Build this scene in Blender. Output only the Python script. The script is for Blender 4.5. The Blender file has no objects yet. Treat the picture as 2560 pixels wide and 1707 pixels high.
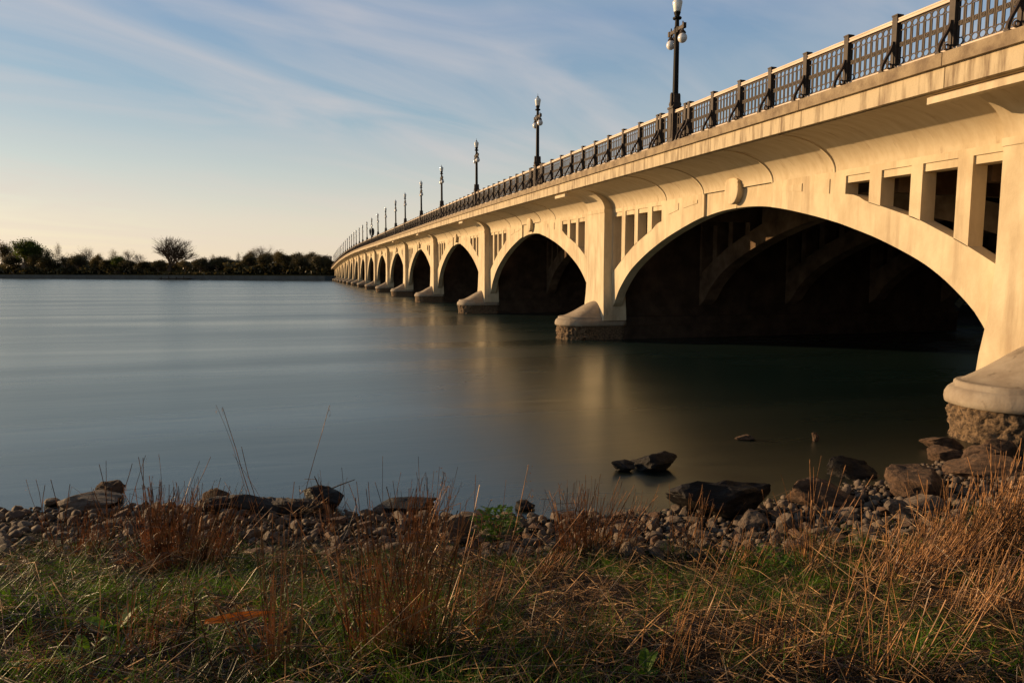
import bpy, bmesh, math, random
import numpy as np
from mathutils import Vector, Matrix, noise
random.seed(7); RNG = np.random.default_rng(7)
scene = bpy.context.scene
C = scene.collection
R = math.radians

# ------------------------------------------------------------------ camera
CAMZ = 4.0; YAW = 0.2910; PITCH = 0.0968; FOC = 1712.5
cam = bpy.data.cameras.new('camera'); camo = bpy.data.objects.new('camera', cam); C.objects.link(camo)
camo.location = (0, 0, CAMZ)
camo.rotation_mode = 'YXZ'
camo.matrix_world = (Matrix.Translation((0, 0, CAMZ)) @ Matrix.Rotation(-YAW, 4, 'Z')
                     @ Matrix.Rotation(math.pi/2 - PITCH, 4, 'X') @ Matrix.Rotation(0.0024, 4, 'Z'))
cam.sensor_width = 36; cam.lens = FOC/2560*36; cam.clip_end = 20000; cam.clip_start = 0.05
cam.dof.use_dof = True; cam.dof.focus_distance = 14; cam.dof.aperture_fstop = 20
scene.camera = camo

# ------------------------------------------------------------------ light
SUN_EL = R(10.5); SUN_AZ = R(-53)            # azimuth measured from +Y towards +X
w = bpy.data.worlds.new('World'); scene.world = w; w.use_nodes = True
nt = w.node_tree; nt.nodes.clear()
def N(nt, t, **kw):
    n = nt.nodes.new(t)
    for k, v in kw.items():
        if k in n.inputs.keys() if hasattr(n.inputs, 'keys') else False: n.inputs[k].default_value = v
        else: setattr(n, k, v)
    return n
out = N(nt, 'ShaderNodeOutputWorld'); bg = N(nt, 'ShaderNodeBackground')
sky = N(nt, 'ShaderNodeTexSky'); sky.sky_type = 'NISHITA'; sky.sun_disc = False
sky.sun_elevation = SUN_EL; sky.sun_rotation = SUN_AZ
sky.air_density = 1.0; sky.dust_density = 0.6; sky.ozone_density = 1.2; sky.altitude = 0
tc = N(nt, 'ShaderNodeTexCoord'); sep = N(nt, 'ShaderNodeSeparateXYZ')
nt.links.new(tc.outputs['Generated'], sep.inputs[0])
def M(nt, op, a, b=None, clamp=False):
    n = nt.nodes.new('ShaderNodeMath'); n.operation = op; n.use_clamp = clamp
    for i, x in enumerate((a, b)):
        if x is None: continue
        if isinstance(x, (int, float)): n.inputs[i].default_value = x
        else: nt.links.new(x, n.inputs[i])
    return n.outputs[0]
zc = M(nt, 'MAXIMUM', sep.outputs[2], 0.0); den = M(nt, 'ADD', zc, 0.16)
px = M(nt, 'DIVIDE', sep.outputs[0], den); py = M(nt, 'DIVIDE', sep.outputs[1], den)
comb = N(nt, 'ShaderNodeCombineXYZ'); nt.links.new(px, comb.inputs[0]); nt.links.new(py, comb.inputs[1])
mp = N(nt, 'ShaderNodeMapping'); mp.inputs['Scale'].default_value = (0.75, 2.0, 1); mp.inputs['Location'].default_value = (-3.3, -2.8, 0)
mp0 = N(nt, 'ShaderNodeMapping'); mp0.inputs['Rotation'].default_value = (0, 0, R(-24)); nt.links.new(comb.outputs[0], mp0.inputs[0])
nt.links.new(mp0.outputs[0], mp.inputs[0])
n1 = N(nt, 'ShaderNodeTexNoise'); n1.inputs['Scale'].default_value = 1.0; n1.inputs['Detail'].default_value = 7; n1.inputs['Roughness'].default_value = 0.5; n1.inputs['Distortion'].default_value = 1.5
nt.links.new(mp.outputs[0], n1.inputs[0])
n2 = N(nt, 'ShaderNodeTexNoise'); n2.inputs['Scale'].default_value = 0.42; n2.inputs['Detail'].default_value = 2
nt.links.new(mp.outputs[0], n2.inputs[0])
cr = N(nt, 'ShaderNodeValToRGB'); cr.color_ramp.elements[0].position = 0.36; cr.color_ramp.elements[1].position = 0.80
nt.links.new(n1.outputs[0], cr.inputs[0])
cr2 = N(nt, 'ShaderNodeValToRGB'); cr2.color_ramp.elements[0].position = 0.26; cr2.color_ramp.elements[1].position = 0.56
nt.links.new(n2.outputs[0], cr2.inputs[0])
cf = M(nt, 'MULTIPLY', cr.outputs[0], cr2.outputs[0]); cf = M(nt, 'MULTIPLY', cf, 0.75)
mixc = N(nt, 'ShaderNodeMixRGB'); mixc.inputs[2].default_value = (3.8, 3.5, 3.5, 1)
# thin high haze paling the sky towards the horizon
tr_ = N(nt, 'ShaderNodeValToRGB'); E_ = tr_.color_ramp.elements
E_[0].position = 0.0; E_[0].color = (0.92, 0.76, 0.61, 1); E_[1].position = 1.0; E_[1].color = (0.03, 0.055, 0.12, 1); e_ = E_.new(0.42); e_.color = (0.25, 0.42, 0.53, 1)
for p_, c_ in ((0.57, (0.22, 0.36, 0.46, 1)), (0.72, (0.06, 0.10, 0.19, 1)), (0.07, (0.85, 0.74, 0.61, 1)), (0.135, (0.63, 0.66, 0.62, 1)), (0.22, (0.36, 0.50, 0.60, 1)), (0.34, (0.24, 0.38, 0.58, 1))): e_ = E_.new(p_); e_.color = c_
nt.links.new(zc, tr_.inputs[0]); sc_ = N(nt, 'ShaderNodeMixRGB'); sc_.blend_type = 'MULTIPLY'; sc_.inputs[0].default_value = 1; sc_.inputs[2].default_value = (5.1, 5.1, 5.1, 1); nt.links.new(tr_.outputs[0], sc_.inputs[1])
mt_ = N(nt, 'ShaderNodeMixRGB'); mt_.inputs[0].default_value = 0.80
nt.links.new(sky.outputs[0], mt_.inputs[1]); nt.links.new(sc_.outputs[0], mt_.inputs[2])
hl = M(nt, 'SQRT', M(nt, 'ADD', M(nt, 'MULTIPLY', sep.outputs[0], sep.outputs[0]), M(nt, 'MULTIPLY', sep.outputs[1], sep.outputs[1])))
dt = M(nt, 'DIVIDE', M(nt, 'ADD', M(nt, 'MULTIPLY', sep.outputs[0], math.sin(SUN_AZ)), M(nt, 'MULTIPLY', sep.outputs[1], math.cos(SUN_AZ))), M(nt, 'MAXIMUM', hl, 0.05))
az_ = N(nt, 'ShaderNodeMapRange'); az_.inputs[1].default_value = -0.72; az_.inputs[2].default_value = -0.27; az_.inputs[3].default_value = 0.14; az_.inputs[4].default_value = 1.0; nt.links.new(dt, az_.inputs[0])
ma_ = N(nt, 'ShaderNodeMixRGB'); ma_.blend_type = 'MULTIPLY'; ma_.inputs[0].default_value = 1; nt.links.new(az_.outputs[0], ma_.inputs[2])
zk = N(nt, 'ShaderNodeMapRange'); zk.inputs[1].default_value = 0.42; zk.inputs[2].default_value = 0.7; zk.inputs[3].default_value = 1.0; zk.inputs[4].default_value = 0.15; nt.links.new(zc, zk.inputs[0])
cf = M(nt, 'MULTIPLY', cf, zk.outputs[0])
ck = N(nt, 'ShaderNodeMapRange'); ck.inputs[1].default_value = 0.02; ck.inputs[2].default_value = 0.20; nt.links.new(zc, ck.inputs[0])
cc = N(nt, 'ShaderNodeMixRGB'); cc.inputs[1].default_value = (5.0, 4.1, 3.3, 1); cc.inputs[2].default_value = (3.8, 3.55, 3.55, 1); nt.links.new(ck.outputs[0], cc.inputs[0]); nt.links.new(cc.outputs[0], mixc.inputs[2])
nt.links.new(cf, mixc.inputs[0]); nt.links.new(mt_.outputs[0], ma_.inputs[1]); nt.links.new(ma_.outputs[0], mixc.inputs[1])
nt.links.new(mixc.outputs[0], bg.inputs[0]); bg.inputs[1].default_value = 0.138
nt.links.new(bg.outputs[0], out.inputs[0])
sl = bpy.data.lights.new('sun', 'SUN'); sl.energy = 5.0; sl.angle = R(0.5); sl.color = (1.0, 0.67, 0.345)
so = bpy.data.objects.new('sun', sl); C.objects.link(so)
SD = Vector((math.sin(SUN_AZ)*math.cos(SUN_EL), math.cos(SUN_AZ)*math.cos(SUN_EL), math.sin(SUN_EL)))
so.rotation_euler = SD.to_track_quat('Z', 'Y').to_euler(); so.location = SD*50
vs = scene.view_settings; vs.view_transform = 'Standard'; vs.look = 'None'; vs.exposure = 0.3; vs.gamma = 1
scene.render.engine = 'CYCLES'

# ------------------------------------------------------------------ materials
def mat(name, col=(0.5, 0.5, 0.5), rough=0.8, col2=None, scale=3.0, detail=6, stretch=(1, 1, 1), lo=0.35, hi=0.65,
        bump=0.0, bscale=20.0, metallic=0.0, col3=None, scale3=1.0, lo3=0.5, hi3=0.7, stretch3=(1, 1, 1), spec=0.5, bdist=0.02, coord='Object', fac3=1.0):
    m = bpy.data.materials.new(name); m.use_nodes = True; t = m.node_tree; t.nodes.clear()
    o = N(t, 'ShaderNodeOutputMaterial'); b = N(t, 'ShaderNodeBsdfPrincipled'); t.links.new(b.outputs[0], o.inputs[0])
    b.inputs['Roughness'].default_value = rough; b.inputs['Metallic'].default_value = metallic
    b.inputs['Specular IOR Level'].default_value = spec
    b.inputs['Base Color'].default_value = (*col, 1)
    tc = N(t, 'ShaderNodeTexCoord')
    def nz(sc, st, det=6, ro=0.6):
        mp = N(t, 'ShaderNodeMapping'); mp.inputs['Scale'].default_value = st
        t.links.new(tc.outputs[coord], mp.inputs[0])
        n = N(t, 'ShaderNodeTexNoise'); n.inputs['Scale'].default_value = sc; n.inputs['Detail'].default_value = det; n.inputs['Roughness'].default_value = ro
        t.links.new(mp.outputs[0], n.inputs[0]); return n
    def ramp(n, a, b_, fac=1.0):
        r = N(t, 'ShaderNodeMapRange'); r.inputs[1].default_value = a; r.inputs[2].default_value = b_; r.inputs[4].default_value = fac
        t.links.new(n.outputs[0], r.inputs[0]); return r
    last = None
    if col2:
        mx = N(t, 'ShaderNodeMixRGB'); mx.inputs[1].default_value = (*col, 1); mx.inputs[2].default_value = (*col2, 1)
        t.links.new(ramp(nz(scale, stretch, detail), lo, hi).outputs[0], mx.inputs[0]); last = mx
        if col3:
            m3 = N(t, 'ShaderNodeMixRGB'); m3.inputs[2].default_value = (*col3, 1)
            t.links.new(mx.outputs[0], m3.inputs[1]); t.links.new(ramp(nz(scale3, stretch3, 8), lo3, hi3, fac3).outputs[0], m3.inputs[0]); last = m3
        t.links.new(last.outputs[0], b.inputs['Base Color'])
    if bump:
        bn = N(t, 'ShaderNodeBump'); bn.inputs['Strength'].default_value = bump; bn.inputs['Distance'].default_value = bdist
        t.links.new(nz(bscale, (1, 1, 1), 8, 0.65).outputs[0], bn.inputs['Height']); t.links.new(bn.outputs[0], b.inputs['Normal'])
    m['bsdf'] = 1
    return m
def plantmat(name, col, col2, scale=3.0, trans=0.35, rough=0.55, spec=0.3, lo=0.4, hi=0.6):
    m = mat(name, col, rough, col2, scale, 3, lo=lo, hi=hi, spec=spec); t = m.node_tree
    b = [n for n in t.nodes if n.type == 'BSDF_PRINCIPLED'][0]; o = [n for n in t.nodes if n.type == 'OUTPUT_MATERIAL'][0]
    tr = N(t, 'ShaderNodeBsdfTranslucent'); ms = N(t, 'ShaderNodeMixShader'); ms.inputs[0].default_value = trans
    src = b.inputs['Base Color'].links[0].from_socket
    t.links.new(src, tr.inputs[0]); t.links.new(b.outputs[0], ms.inputs[1]); t.links.new(tr.outputs[0], ms.inputs[2]); t.links.new(ms.outputs[0], o.inputs[0])
    return m
MT = {}
MT['conc'] = mat('painted_concrete', (0.63, 0.52, 0.35), 0.85, (0.47, 0.37, 0.235), 1.3, 10, (1, 1, 0.45), 0.38, 0.68, bump=0.45, bscale=7, col3=(0.27, 0.185, 0.11), scale3=1.3, lo3=0.52, hi3=0.74, stretch3=(1, 1.6, 0.13), fac3=0.7)
MT['fascia'] = mat('weathered_fascia_concrete', (0.52, 0.42, 0.275), 0.85, (0.20, 0.14, 0.085), 4.0, 12, (1, 1, 0.12), 0.47, 0.66, bump=0.5, bscale=14, col3=(0.22, 0.15, 0.10), scale3=0.9, lo3=0.60, hi3=0.75, stretch3=(1, 1, 0.35), fac3=0.75)
MT['lip'] = mat('stained_coping_concrete', (0.33, 0.25, 0.155), 0.9, (0.14, 0.095, 0.06), 2.5, 9, (1, 1, 0.8), 0.4, 0.72, bump=0.6, bscale=16)
MT['cove'] = mat('cove_plaster', (0.56, 0.46, 0.31), 0.8, (0.46, 0.355, 0.22), 1.5, 6, (0.4, 2.5, 1), 0.4, 0.75, bump=0.2, bscale=8, col3=(0.30, 0.20, 0.12), scale3=1.3, lo3=0.58, hi3=0.72, stretch3=(0.5, 3.0, 1), fac3=0.65)
MT['inner'] = mat('shade_toned_unpainted_concrete', (0.085, 0.055, 0.036), 0.95, (0.035, 0.022, 0.014), 0.9, 7, bump=0.4, bscale=6, spec=0.2)  # bare concrete, with the shade under the deck put into its colour
MT['cap'] = mat('footing_cap_concrete', (0.34, 0.28, 0.21), 0.85, (0.25, 0.195, 0.14), 2.0, 8, lo=0.35, hi=0.65, bump=0.5, bscale=18, col3=(0.12, 0.09, 0.06), scale3=2.2, lo3=0.60, hi3=0.66, fac3=0.55)
MT['base'] = mat('eroded_concrete', (0.21, 0.135, 0.075), 0.95, (0.045, 0.028, 0.016), 11, 12, lo=0.40, hi=0.62, bump=1.0, bscale=9, bdist=0.08)
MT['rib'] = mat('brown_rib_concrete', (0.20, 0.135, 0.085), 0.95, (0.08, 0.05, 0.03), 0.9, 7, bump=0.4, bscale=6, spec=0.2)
MT['iron'] = mat('dark_cast_iron', (0.070, 0.048, 0.036), 0.6, (0.042, 0.029, 0.022), 6, 4, bump=0.1, bscale=60, spec=0.25)
MT['pole'] = mat('pole_cast_iron', (0.016, 0.012, 0.010), 0.6, (0.010, 0.008, 0.007), 4, 4, spec=0.15)
MT['rail'] = mat('cream_handrail_paint', (0.66, 0.53, 0.42), 0.6, (0.52, 0.40, 0.30), 3, 4, (1, 0.3, 1))
MT['road'] = mat('asphalt', (0.05, 0.05, 0.05), 0.9, (0.04, 0.04, 0.04), 8, 4)
MT['rock'] = mat('shore_stone', (0.17, 0.125, 0.09), 0.9, (0.075, 0.053, 0.038), 6, 8, lo=0.4, hi=0.62, bump=0.6, bscale=20, coord='Object')
MT['rock2'] = mat('reddish_shore_stone', (0.15, 0.083, 0.05), 0.9, (0.075, 0.045, 0.028), 6, 8, bump=0.6, bscale=20)
MT['rubble'] = mat('concrete_rubble', (0.15, 0.083, 0.045), 0.95, (0.04, 0.023, 0.013), 4, 9, lo=0.38, hi=0.66, bump=1.0, bscale=16, bdist=0.05)
MT['wet'] = mat('wet_dark_rock', (0.016, 0.011, 0.008), 0.6, (0.008, 0.006, 0.005), 5, 7, spec=0.25, bump=0.8, bscale=14, bdist=0.04)
MT['wood'] = mat('rotten_wood', (0.035, 0.022, 0.014), 0.8, (0.02, 0.013, 0.009), 9, 6, (0.2, 1, 1), bump=0.8, bscale=14)
MT['soil'] = mat('bank_soil', (0.010, 0.0065, 0.0045), 0.95, (0.004, 0.0028, 0.002), 3, 9, bump=1.0, bscale=14, bdist=0.05, col3=(0.025, 0.016, 0.010), scale3=9, lo3=0.55, hi3=0.7, spec=0.08)
MT['farland'] = mat('far_grass_bank', (0.022, 0.023, 0.012), 1.0, (0.012, 0.013, 0.008), 0.08, 6, spec=0.0)
MT['seawall'] = mat('seawall_concrete', (0.060, 0.075, 0.088), 0.9, (0.045, 0.055, 0.065), 0.2, 5, spec=0.0)
MT['pylon'] = mat('grey_stone', (0.11, 0.09, 0.075), 0.9, (0.08, 0.065, 0.055), 0.6, 5)
MT['bark'] = mat('bark', (0.16, 0.105, 0.065), 0.95, (0.09, 0.06, 0.04), 1.0, 5)
MT['barkpale'] = mat('pale_bark', (0.14, 0.095, 0.06), 0.95, (0.09, 0.06, 0.04), 1.0, 5)
MT['leaf'] = plantmat('tree_leaves', (0.085, 0.115, 0.015), (0.04, 0.055, 0.01), 0.3)
MT['bud'] = plantmat('bud_foliage', (0.15, 0.115, 0.045), (0.08, 0.06, 0.025), 0.2)
MT['brush'] = plantmat('dark_brush', (0.12, 0.095, 0.036), (0.045, 0.038, 0.015), 0.05, trans=0.3)
MT['grass'] = plantmat('green_grass', (0.10, 0.22, 0.004), (0.008, 0.022, 0.001), 2.2, trans=0.4, rough=0.45)
MT['straw'] = plantmat('dry_straw', (0.68, 0.39, 0.16), (0.030, 0.013, 0.005), 4.5, trans=0.2, rough=0.45, spec=0.5, lo=0.36, hi=0.54)
MT['stalk'] = plantmat('dry_stalk', (0.55, 0.28, 0.11), (0.08, 0.032, 0.012), 6.0, trans=0.2, rough=0.45, spec=0.5)
MT['withered'] = plantmat('withered_grass', (0.22, 0.10, 0.038), (0.030, 0.013, 0.005), 4.0, trans=0.2, rough=0.6, spec=0.2, lo=0.38, hi=0.56)
MT['broad'] = plantmat('broad_leaf', (0.10, 0.19, 0.012), (0.05, 0.11, 0.008), 6, trans=0.45)
MT['orange'] = plantmat('orange_leaf', (0.75, 0.20, 0.012), (0.50, 0.05, 0.01), 5, trans=0.3)
MT['roofm'] = mat('pale_metal_roof', (0.16, 0.19, 0.22), 0.6)
MT['brick'] = mat('brown_brick', (0.07, 0.04, 0.03), 0.9)
MT['banner'] = mat('dark_cloth', (0.03, 0.027, 0.028), 0.9)
# lamp glass: milky, unlit
g = mat('milky_glass', (0.86, 0.82, 0.78), 0.15, spec=0.8); MT['globe'] = g
gb = [n for n in g.node_tree.nodes if n.type == 'BSDF_PRINCIPLED'][0]
gb.inputs['Coat Weight'].default_value = 0.6
gb.inputs['Coat Roughness'].default_value = 0.08
g2 = mat('frosted_lantern_glass', (0.95, 0.92, 0.84), 0.12, spec=0.9); MT['lantern'] = g2
gb = [n for n in g2.node_tree.nodes if n.type == 'BSDF_PRINCIPLED'][0]; gb.inputs['Coat Weight'].default_value = 1.0; gb.inputs['Coat Roughness'].default_value = 0.05
# water: long calm exposure, blurred reflections
wm = bpy.data.materials.new('river_water'); wm.use_nodes = True; t = wm.node_tree; t.nodes.clear(); MT['water'] = wm
o = N(t, 'ShaderNodeOutputMaterial'); b = N(t, 'ShaderNodeBsdfPrincipled'); t.links.new(b.outputs[0], o.inputs[0])
b.inputs['IOR'].default_value = 1.85; b.inputs['Specular Tint'].default_value = (0.74, 1.0, 0.98, 1)
tcw = N(t, 'ShaderNodeTexCoord')
def wnoise(sc, st, det=4, rot=0):
    mp = N(t, 'ShaderNodeMapping'); mp.inputs['Scale'].default_value = st; mp.inputs['Rotation'].default_value = (0, 0, rot)
    t.links.new(tcw.outputs['Object'], mp.inputs[0])
    n = N(t, 'ShaderNodeTexNoise'); n.inputs['Scale'].default_value = sc; n.inputs['Detail'].default_value = det; n.inputs['Distortion'].default_value = 0.4
    t.links.new(mp.outputs[0], n.inputs[0]); return n
na = wnoise(0.02, (1, 6, 1), 5, R(12)); nb = wnoise(0.35, (1, 4, 1), 3, R(10)); nd = wnoise(0.16, (1, 1, 1), 4)
r1 = N(t, 'ShaderNodeMapRange'); r1.inputs[1].default_value = 0.3; r1.inputs[2].default_value = 0.7; r1.inputs[3].default_value = 0.21; r1.inputs[4].default_value = 0.33
t.links.new(na.outputs[0], r1.inputs[0]); t.links.new(r1.outputs[0], b.inputs['Roughness'])
mxw = N(t, 'ShaderNodeMixRGB'); mxw.inputs[1].default_value = (0.001, 0.008, 0.007, 1); mxw.inputs[2].default_value = (0.003, 0.016, 0.016, 1)
t.links.new(nd.outputs[0], mxw.inputs[0])
# river bed showing in the shallows along the bank (brown silt)
sepw = N(t, 'ShaderNodeSeparateXYZ'); t.links.new(tcw.outputs['Object'], sepw.inputs[0])
shal = N(t, 'ShaderNodeMapRange'); shal.inputs[1].default_value = 22; shal.inputs[2].default_value = 11; t.links.new(sepw.outputs[1], shal.inputs[0])
mxs = N(t, 'ShaderNodeMixRGB'); mxs.inputs[2].default_value = (0.018, 0.010, 0.005, 1); t.links.new(mxw.outputs[0], mxs.inputs[1])
mm = N(t, 'ShaderNodeMath'); mm.operation = 'MULTIPLY'; t.links.new(shal.outputs[0], mm.inputs[0]); t.links.new(nd.outputs[0], mm.inputs[1]); t.links.new(mm.outputs[0], mxs.inputs[0])
t.links.new(mxs.outputs[0], b.inputs['Base Color'])
bw = N(t, 'ShaderNodeBump'); bw.inputs['Strength'].default_value = 0.09; bw.inputs['Distance'].default_value = 0.12
t.links.new(nb.outputs[0], bw.inputs['Height']); t.links.new(bw.outputs[0], b.inputs['Normal'])

# ------------------------------------------------------------------ mesh helpers
class MB:
    def __init__(s): s.v = []; s.f = []; s.m = []; s.mi = 0
    def add(s, vs, fs):
        n = len(s.v); s.v += [tuple(p) for p in vs]; s.f += [tuple(i+n for i in f) for f in fs]; s.m += [s.mi]*len(fs)
    def box(s, x0, x1, y0, y1, z0, z1):
        s.add([(x0,y0,z0),(x1,y0,z0),(x1,y1,z0),(x0,y1,z0),(x0,y0,z1),(x1,y0,z1),(x1,y1,z1),(x0,y1,z1)],
              [(0,3,2,1),(4,5,6,7),(0,1,5,4),(1,2,6,5),(2,3,7,6),(3,0,4,7)])
    def hexa(s, p):   # 8 points: bottom 4 ccw, top 4 ccw
        s.add(p, [(0,3,2,1),(4,5,6,7),(0,1,5,4),(1,2,6,5),(2,3,7,6),(3,0,4,7)])
    def loft(s, rings, close=True, cap=True):
        n = len(rings[0]); vs = [p for r in rings for p in r]; fs = []
        for i in range(len(rings)-1):
            for j in range(n if close else n-1):
                a, b_ = i*n+j, i*n+(j+1) % n; fs.append((a, b_, b_+n, a+n))
        if cap and close: fs.append(tuple(range(n-1, -1, -1))); fs.append(tuple(range((len(rings)-1)*n, len(rings)*n)))
        s.add(vs, fs)
    def lathe(s, c, prof, n=12):
        s.loft([[(c[0]+r*math.cos(2*math.pi*j/n), c[1]+r*math.sin(2*math.pi*j/n), c[2]+z) for j in range(n)] for r, z in prof])
    def tube(s, pts, rad, n=5):
        pts = [Vector(p) for p in pts]; rings = []
        for i, p in enumerate(pts):
            d = (pts[min(i+1, len(pts)-1)]-pts[max(i-1, 0)]).normalized()
            u = d.cross(Vector((0.13, 0.31, 1))) if abs(d.z) < 0.95 else d.cross(Vector((1, 0.1, 0))); u.normalize(); v_ = d.cross(u)
            r = rad[i] if isinstance(rad, (list, tuple)) else rad
            rings.append([tuple(p+(u*math.cos(2*math.pi*j/n)+v_*math.sin(2*math.pi*j/n))*r) for j in range(n)])
        s.loft(rings)
    def build(s, name, mats, parent=None, smooth=False, loc=None):
        me = bpy.data.meshes.new(name); me.from_pydata(s.v, [], s.f)
        for m_ in (mats if isinstance(mats, list) else [mats]): me.materials.append(m_)
        if isinstance(mats, list): me.polygons.foreach_set('material_index', s.m)
        if smooth: me.polygons.foreach_set('use_smooth', [True]*len(s.f))
        me.update(); ob = bpy.data.objects.new(name, me); C.objects.link(ob)
        if parent: ob.parent = parent
        if loc: ob.location = loc
        return ob
def npmesh(name, V, F, material, smooth=False):       # V (n,3) F (m,4) arrays
    me = bpy.data.meshes.new(name); V = np.asarray(V, np.float32); F = np.asarray(F, np.int32); k = F.shape[1]
    me.vertices.add(len(V)); me.vertices.foreach_set('co', V.ravel()); me.loops.add(F.size); me.loops.foreach_set('vertex_index', F.ravel())
    me.polygons.add(len(F)); me.polygons.foreach_set('loop_start', np.arange(0, F.size, k, dtype=np.int32)); me.polygons.foreach_set('loop_total', np.full(len(F), k, np.int32))
    me.materials.append(material); me.update(calc_edges=True); me.validate()
    if smooth: me.polygons.foreach_set('use_smooth', [True]*len(F))
    ob = bpy.data.objects.new(name, me); C.objects.link(ob); return ob
def tag(o, label=None, cat=None, group=None, kind=None):
    if label: o['label'] = label
    if cat: o['category'] = cat
    if group: o['group'] = group
    if kind: o['kind'] = kind
    return o
def empty(name, loc=(0, 0, 0), rz=0):
    e = bpy.data.objects.new(name, None); e.location = loc; e.rotation_euler = (0, 0, rz); e.empty_display_size = 0.3; C.objects.link(e); return e
ORD = ['first','second','third','fourth','fifth','sixth','seventh','eighth','ninth','tenth','eleventh','twelfth','thirteenth','fourteenth','fifteenth','sixteenth','seventeenth','eighteenth','nineteenth','twentieth','twenty-first','twenty-second','twenty-third','twenty-fourth','twenty-fifth','twenty-sixth','twenty-seventh','twenty-eighth','twenty-ninth','thirtieth','thirty-first','thirty-second','thirty-third','thirty-fourth','thirty-fifth','thirty-sixth','thirty-seventh','thirty-eighth','thirty-ninth','fortieth']

# camera ray helper, used to read where things stand on the ground (photo pixels, 2352 wide view)
Fv = np.array([math.sin(YAW)*math.cos(PITCH), math.cos(YAW)*math.cos(PITCH), -math.sin(PITCH)])
Rv = np.array([math.cos(YAW), -math.sin(YAW), 0]); Uv = np.cross(Rv, Fv)
def ray(x, y):
    return Fv + (x*1.08844-1280)/FOC*Rv - (y*1.08844-853.5)/FOC*Uv
# ------------------------------------------------------------------ terrain
SX = [-120, -60, -25, -12, -8, -5.1, -2.4, 0.9, 2.6, 4.2, 5.8, 8.3, 10.8, 13.4, 15.5, 20, 44, 48, 52, 62, 90, 150, 400]
SY = [40, 26, 17, 14.4, 13.8, 13.2, 12.8, 11.4, 10.7, 10.2, 10.0, 10.1, 10.6, 11.2, 11.2, 10.6, 12, 24, 42, 62, 90, 130, 270]
def yshore(x): return float(np.interp(x, SX, SY))
PD = [-60, -12, -3, 0, 0.6, 1.5, 3.0, 4.2, 6.0, 8.0, 9.5, 11, 14, 30, 400]
PZ = [-5, -2.6, -0.75, 0, 0.09, 0.19, 0.44, 0.78, 1.36, 2.05, 2.40, 2.60, 2.75, 3.2, 4.0]
def gz(x, y):
    d = yshore(x)-y
    z = float(np.interp(d, PD, PZ))
    if d > -2: z += 0.05*noise.noise(Vector((x*0.7, y*0.7, 0)))+0.03*noise.noise(Vector((x*2.1, y*2.1, 3)))
    return z
def dmax(x): return float(np.interp(x, [-6, -1, 1.5, 4, 7, 12], [3.7, 3.5, 2.7, 2.4, 2.8, 3.0]))
def ground_at(px, py):
    d = ray(px, py); k = 1.0
    for k in np.arange(1.0, 60, 0.03):
        p = d*k
        if CAMZ+p[2] <= gz(p[0], p[1]): break
    return (p[0], p[1], gz(p[0], p[1]))
def on_water(px, py, z=0.0):
    d = ray(px, py); k = (z-CAMZ)/d[2]; return (d[0]*k, d[1]*k, z)
xs = np.unique(np.concatenate([np.linspace(-1200, -30, 30), np.linspace(-30, -8, 40), np.linspace(-8, 18, 150), np.linspace(18, 100, 60), np.linspace(100, 1500, 40)]))
ys = np.unique(np.concatenate([np.linspace(-900, -8, 25), np.linspace(-8, 0, 24), np.linspace(0, 14, 110), np.linspace(14, 60, 40), np.linspace(60, 300, 50)]))
V = []; 
for y in ys:
    for x in xs: V.append((x, y, gz(x, y)))
nx = len(xs); F = [(j*nx+i, j*nx+i+1, (j+1)*nx+i+1, (j+1)*nx+i) for j in range(len(ys)-1) for i in range(nx-1)]
gr = npmesh('ground', V, F, MT['soil'], True); tag(gr, kind='structure')
wt = MB(); wt.add([(-6000, -200, 0), (6000, -200, 0), (6000, 9000, 0), (-6000, 9000, 0)], [(0, 1, 2, 3)])
wo = wt.build('water', MT['water']); tag(wo, kind='structure')
# far bank
FBX = [-2500, -900, -247, 13, 50, 300, 2000]; FBY = [2300, 1240, 678, 450, 440, 445, 600]
def fb(x): return float(np.interp(x, FBX, FBY))
V = []; fx = np.unique(np.concatenate([np.linspace(-2500, -400, 30), np.linspace(-400, 200, 90), np.linspace(200, 2000, 20)]))
prof = [(0.6, -1), (0.62, 2.9), (6, 3.2), (14, 4.6), (30, 6.0), (60, 7.0), (300, 8), (4000, 10)]
for d_, z_ in prof:
    for x in fx: V.append((x, fb(x)+d_, z_ + (0.6*noise.noise(Vector((x*0.02, d_*0.05, 0))) if d_ > 7 else 0)))
nx = len(fx); F = [(j*nx+i, j*nx+i+1, (j+1)*nx+i+1, (j+1)*nx+i) for j in range(len(prof)-1) for i in range(nx-1)]
fl = npmesh('terrain', V, F, MT['farland'], True); tag(fl, kind='structure')
sw = MB()
for i in range(len(fx)-1):
    a, b_ = fx[i], fx[i+1]; ya, yb = fb(a), fb(b_)
    sw.hexa([(a, ya, -1), (b_, yb, -1), (b_, yb+0.9, -1), (a, ya+0.9, -1), (a, ya, 3.1), (b_, yb, 3.1), (b_, yb+0.9, 3.1), (a, ya+0.9, 3.1)])
swo = sw.build('seawall', MT['seawall']); tag(swo, 'low blue grey seawall along the far river bank', 'seawall')
# grassy mound
mo = MB(); rings = []
mc = ray(519, 617); k = 575/mc[1]; mcx = mc[0]*k
for i in range(9):
    a = i/8*math.pi/2; rings.append([(mcx+27*math.cos(a)*math.cos(j/24*2*math.pi), 575+16*math.cos(a)*math.sin(j/24*2*math.pi), 3+6.4*math.sin(a)) for j in range(24)])
mo.loft(rings); mo_ = mo.build('hill', MT['farland'], smooth=True); tag(mo_, kind='structure')

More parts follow.
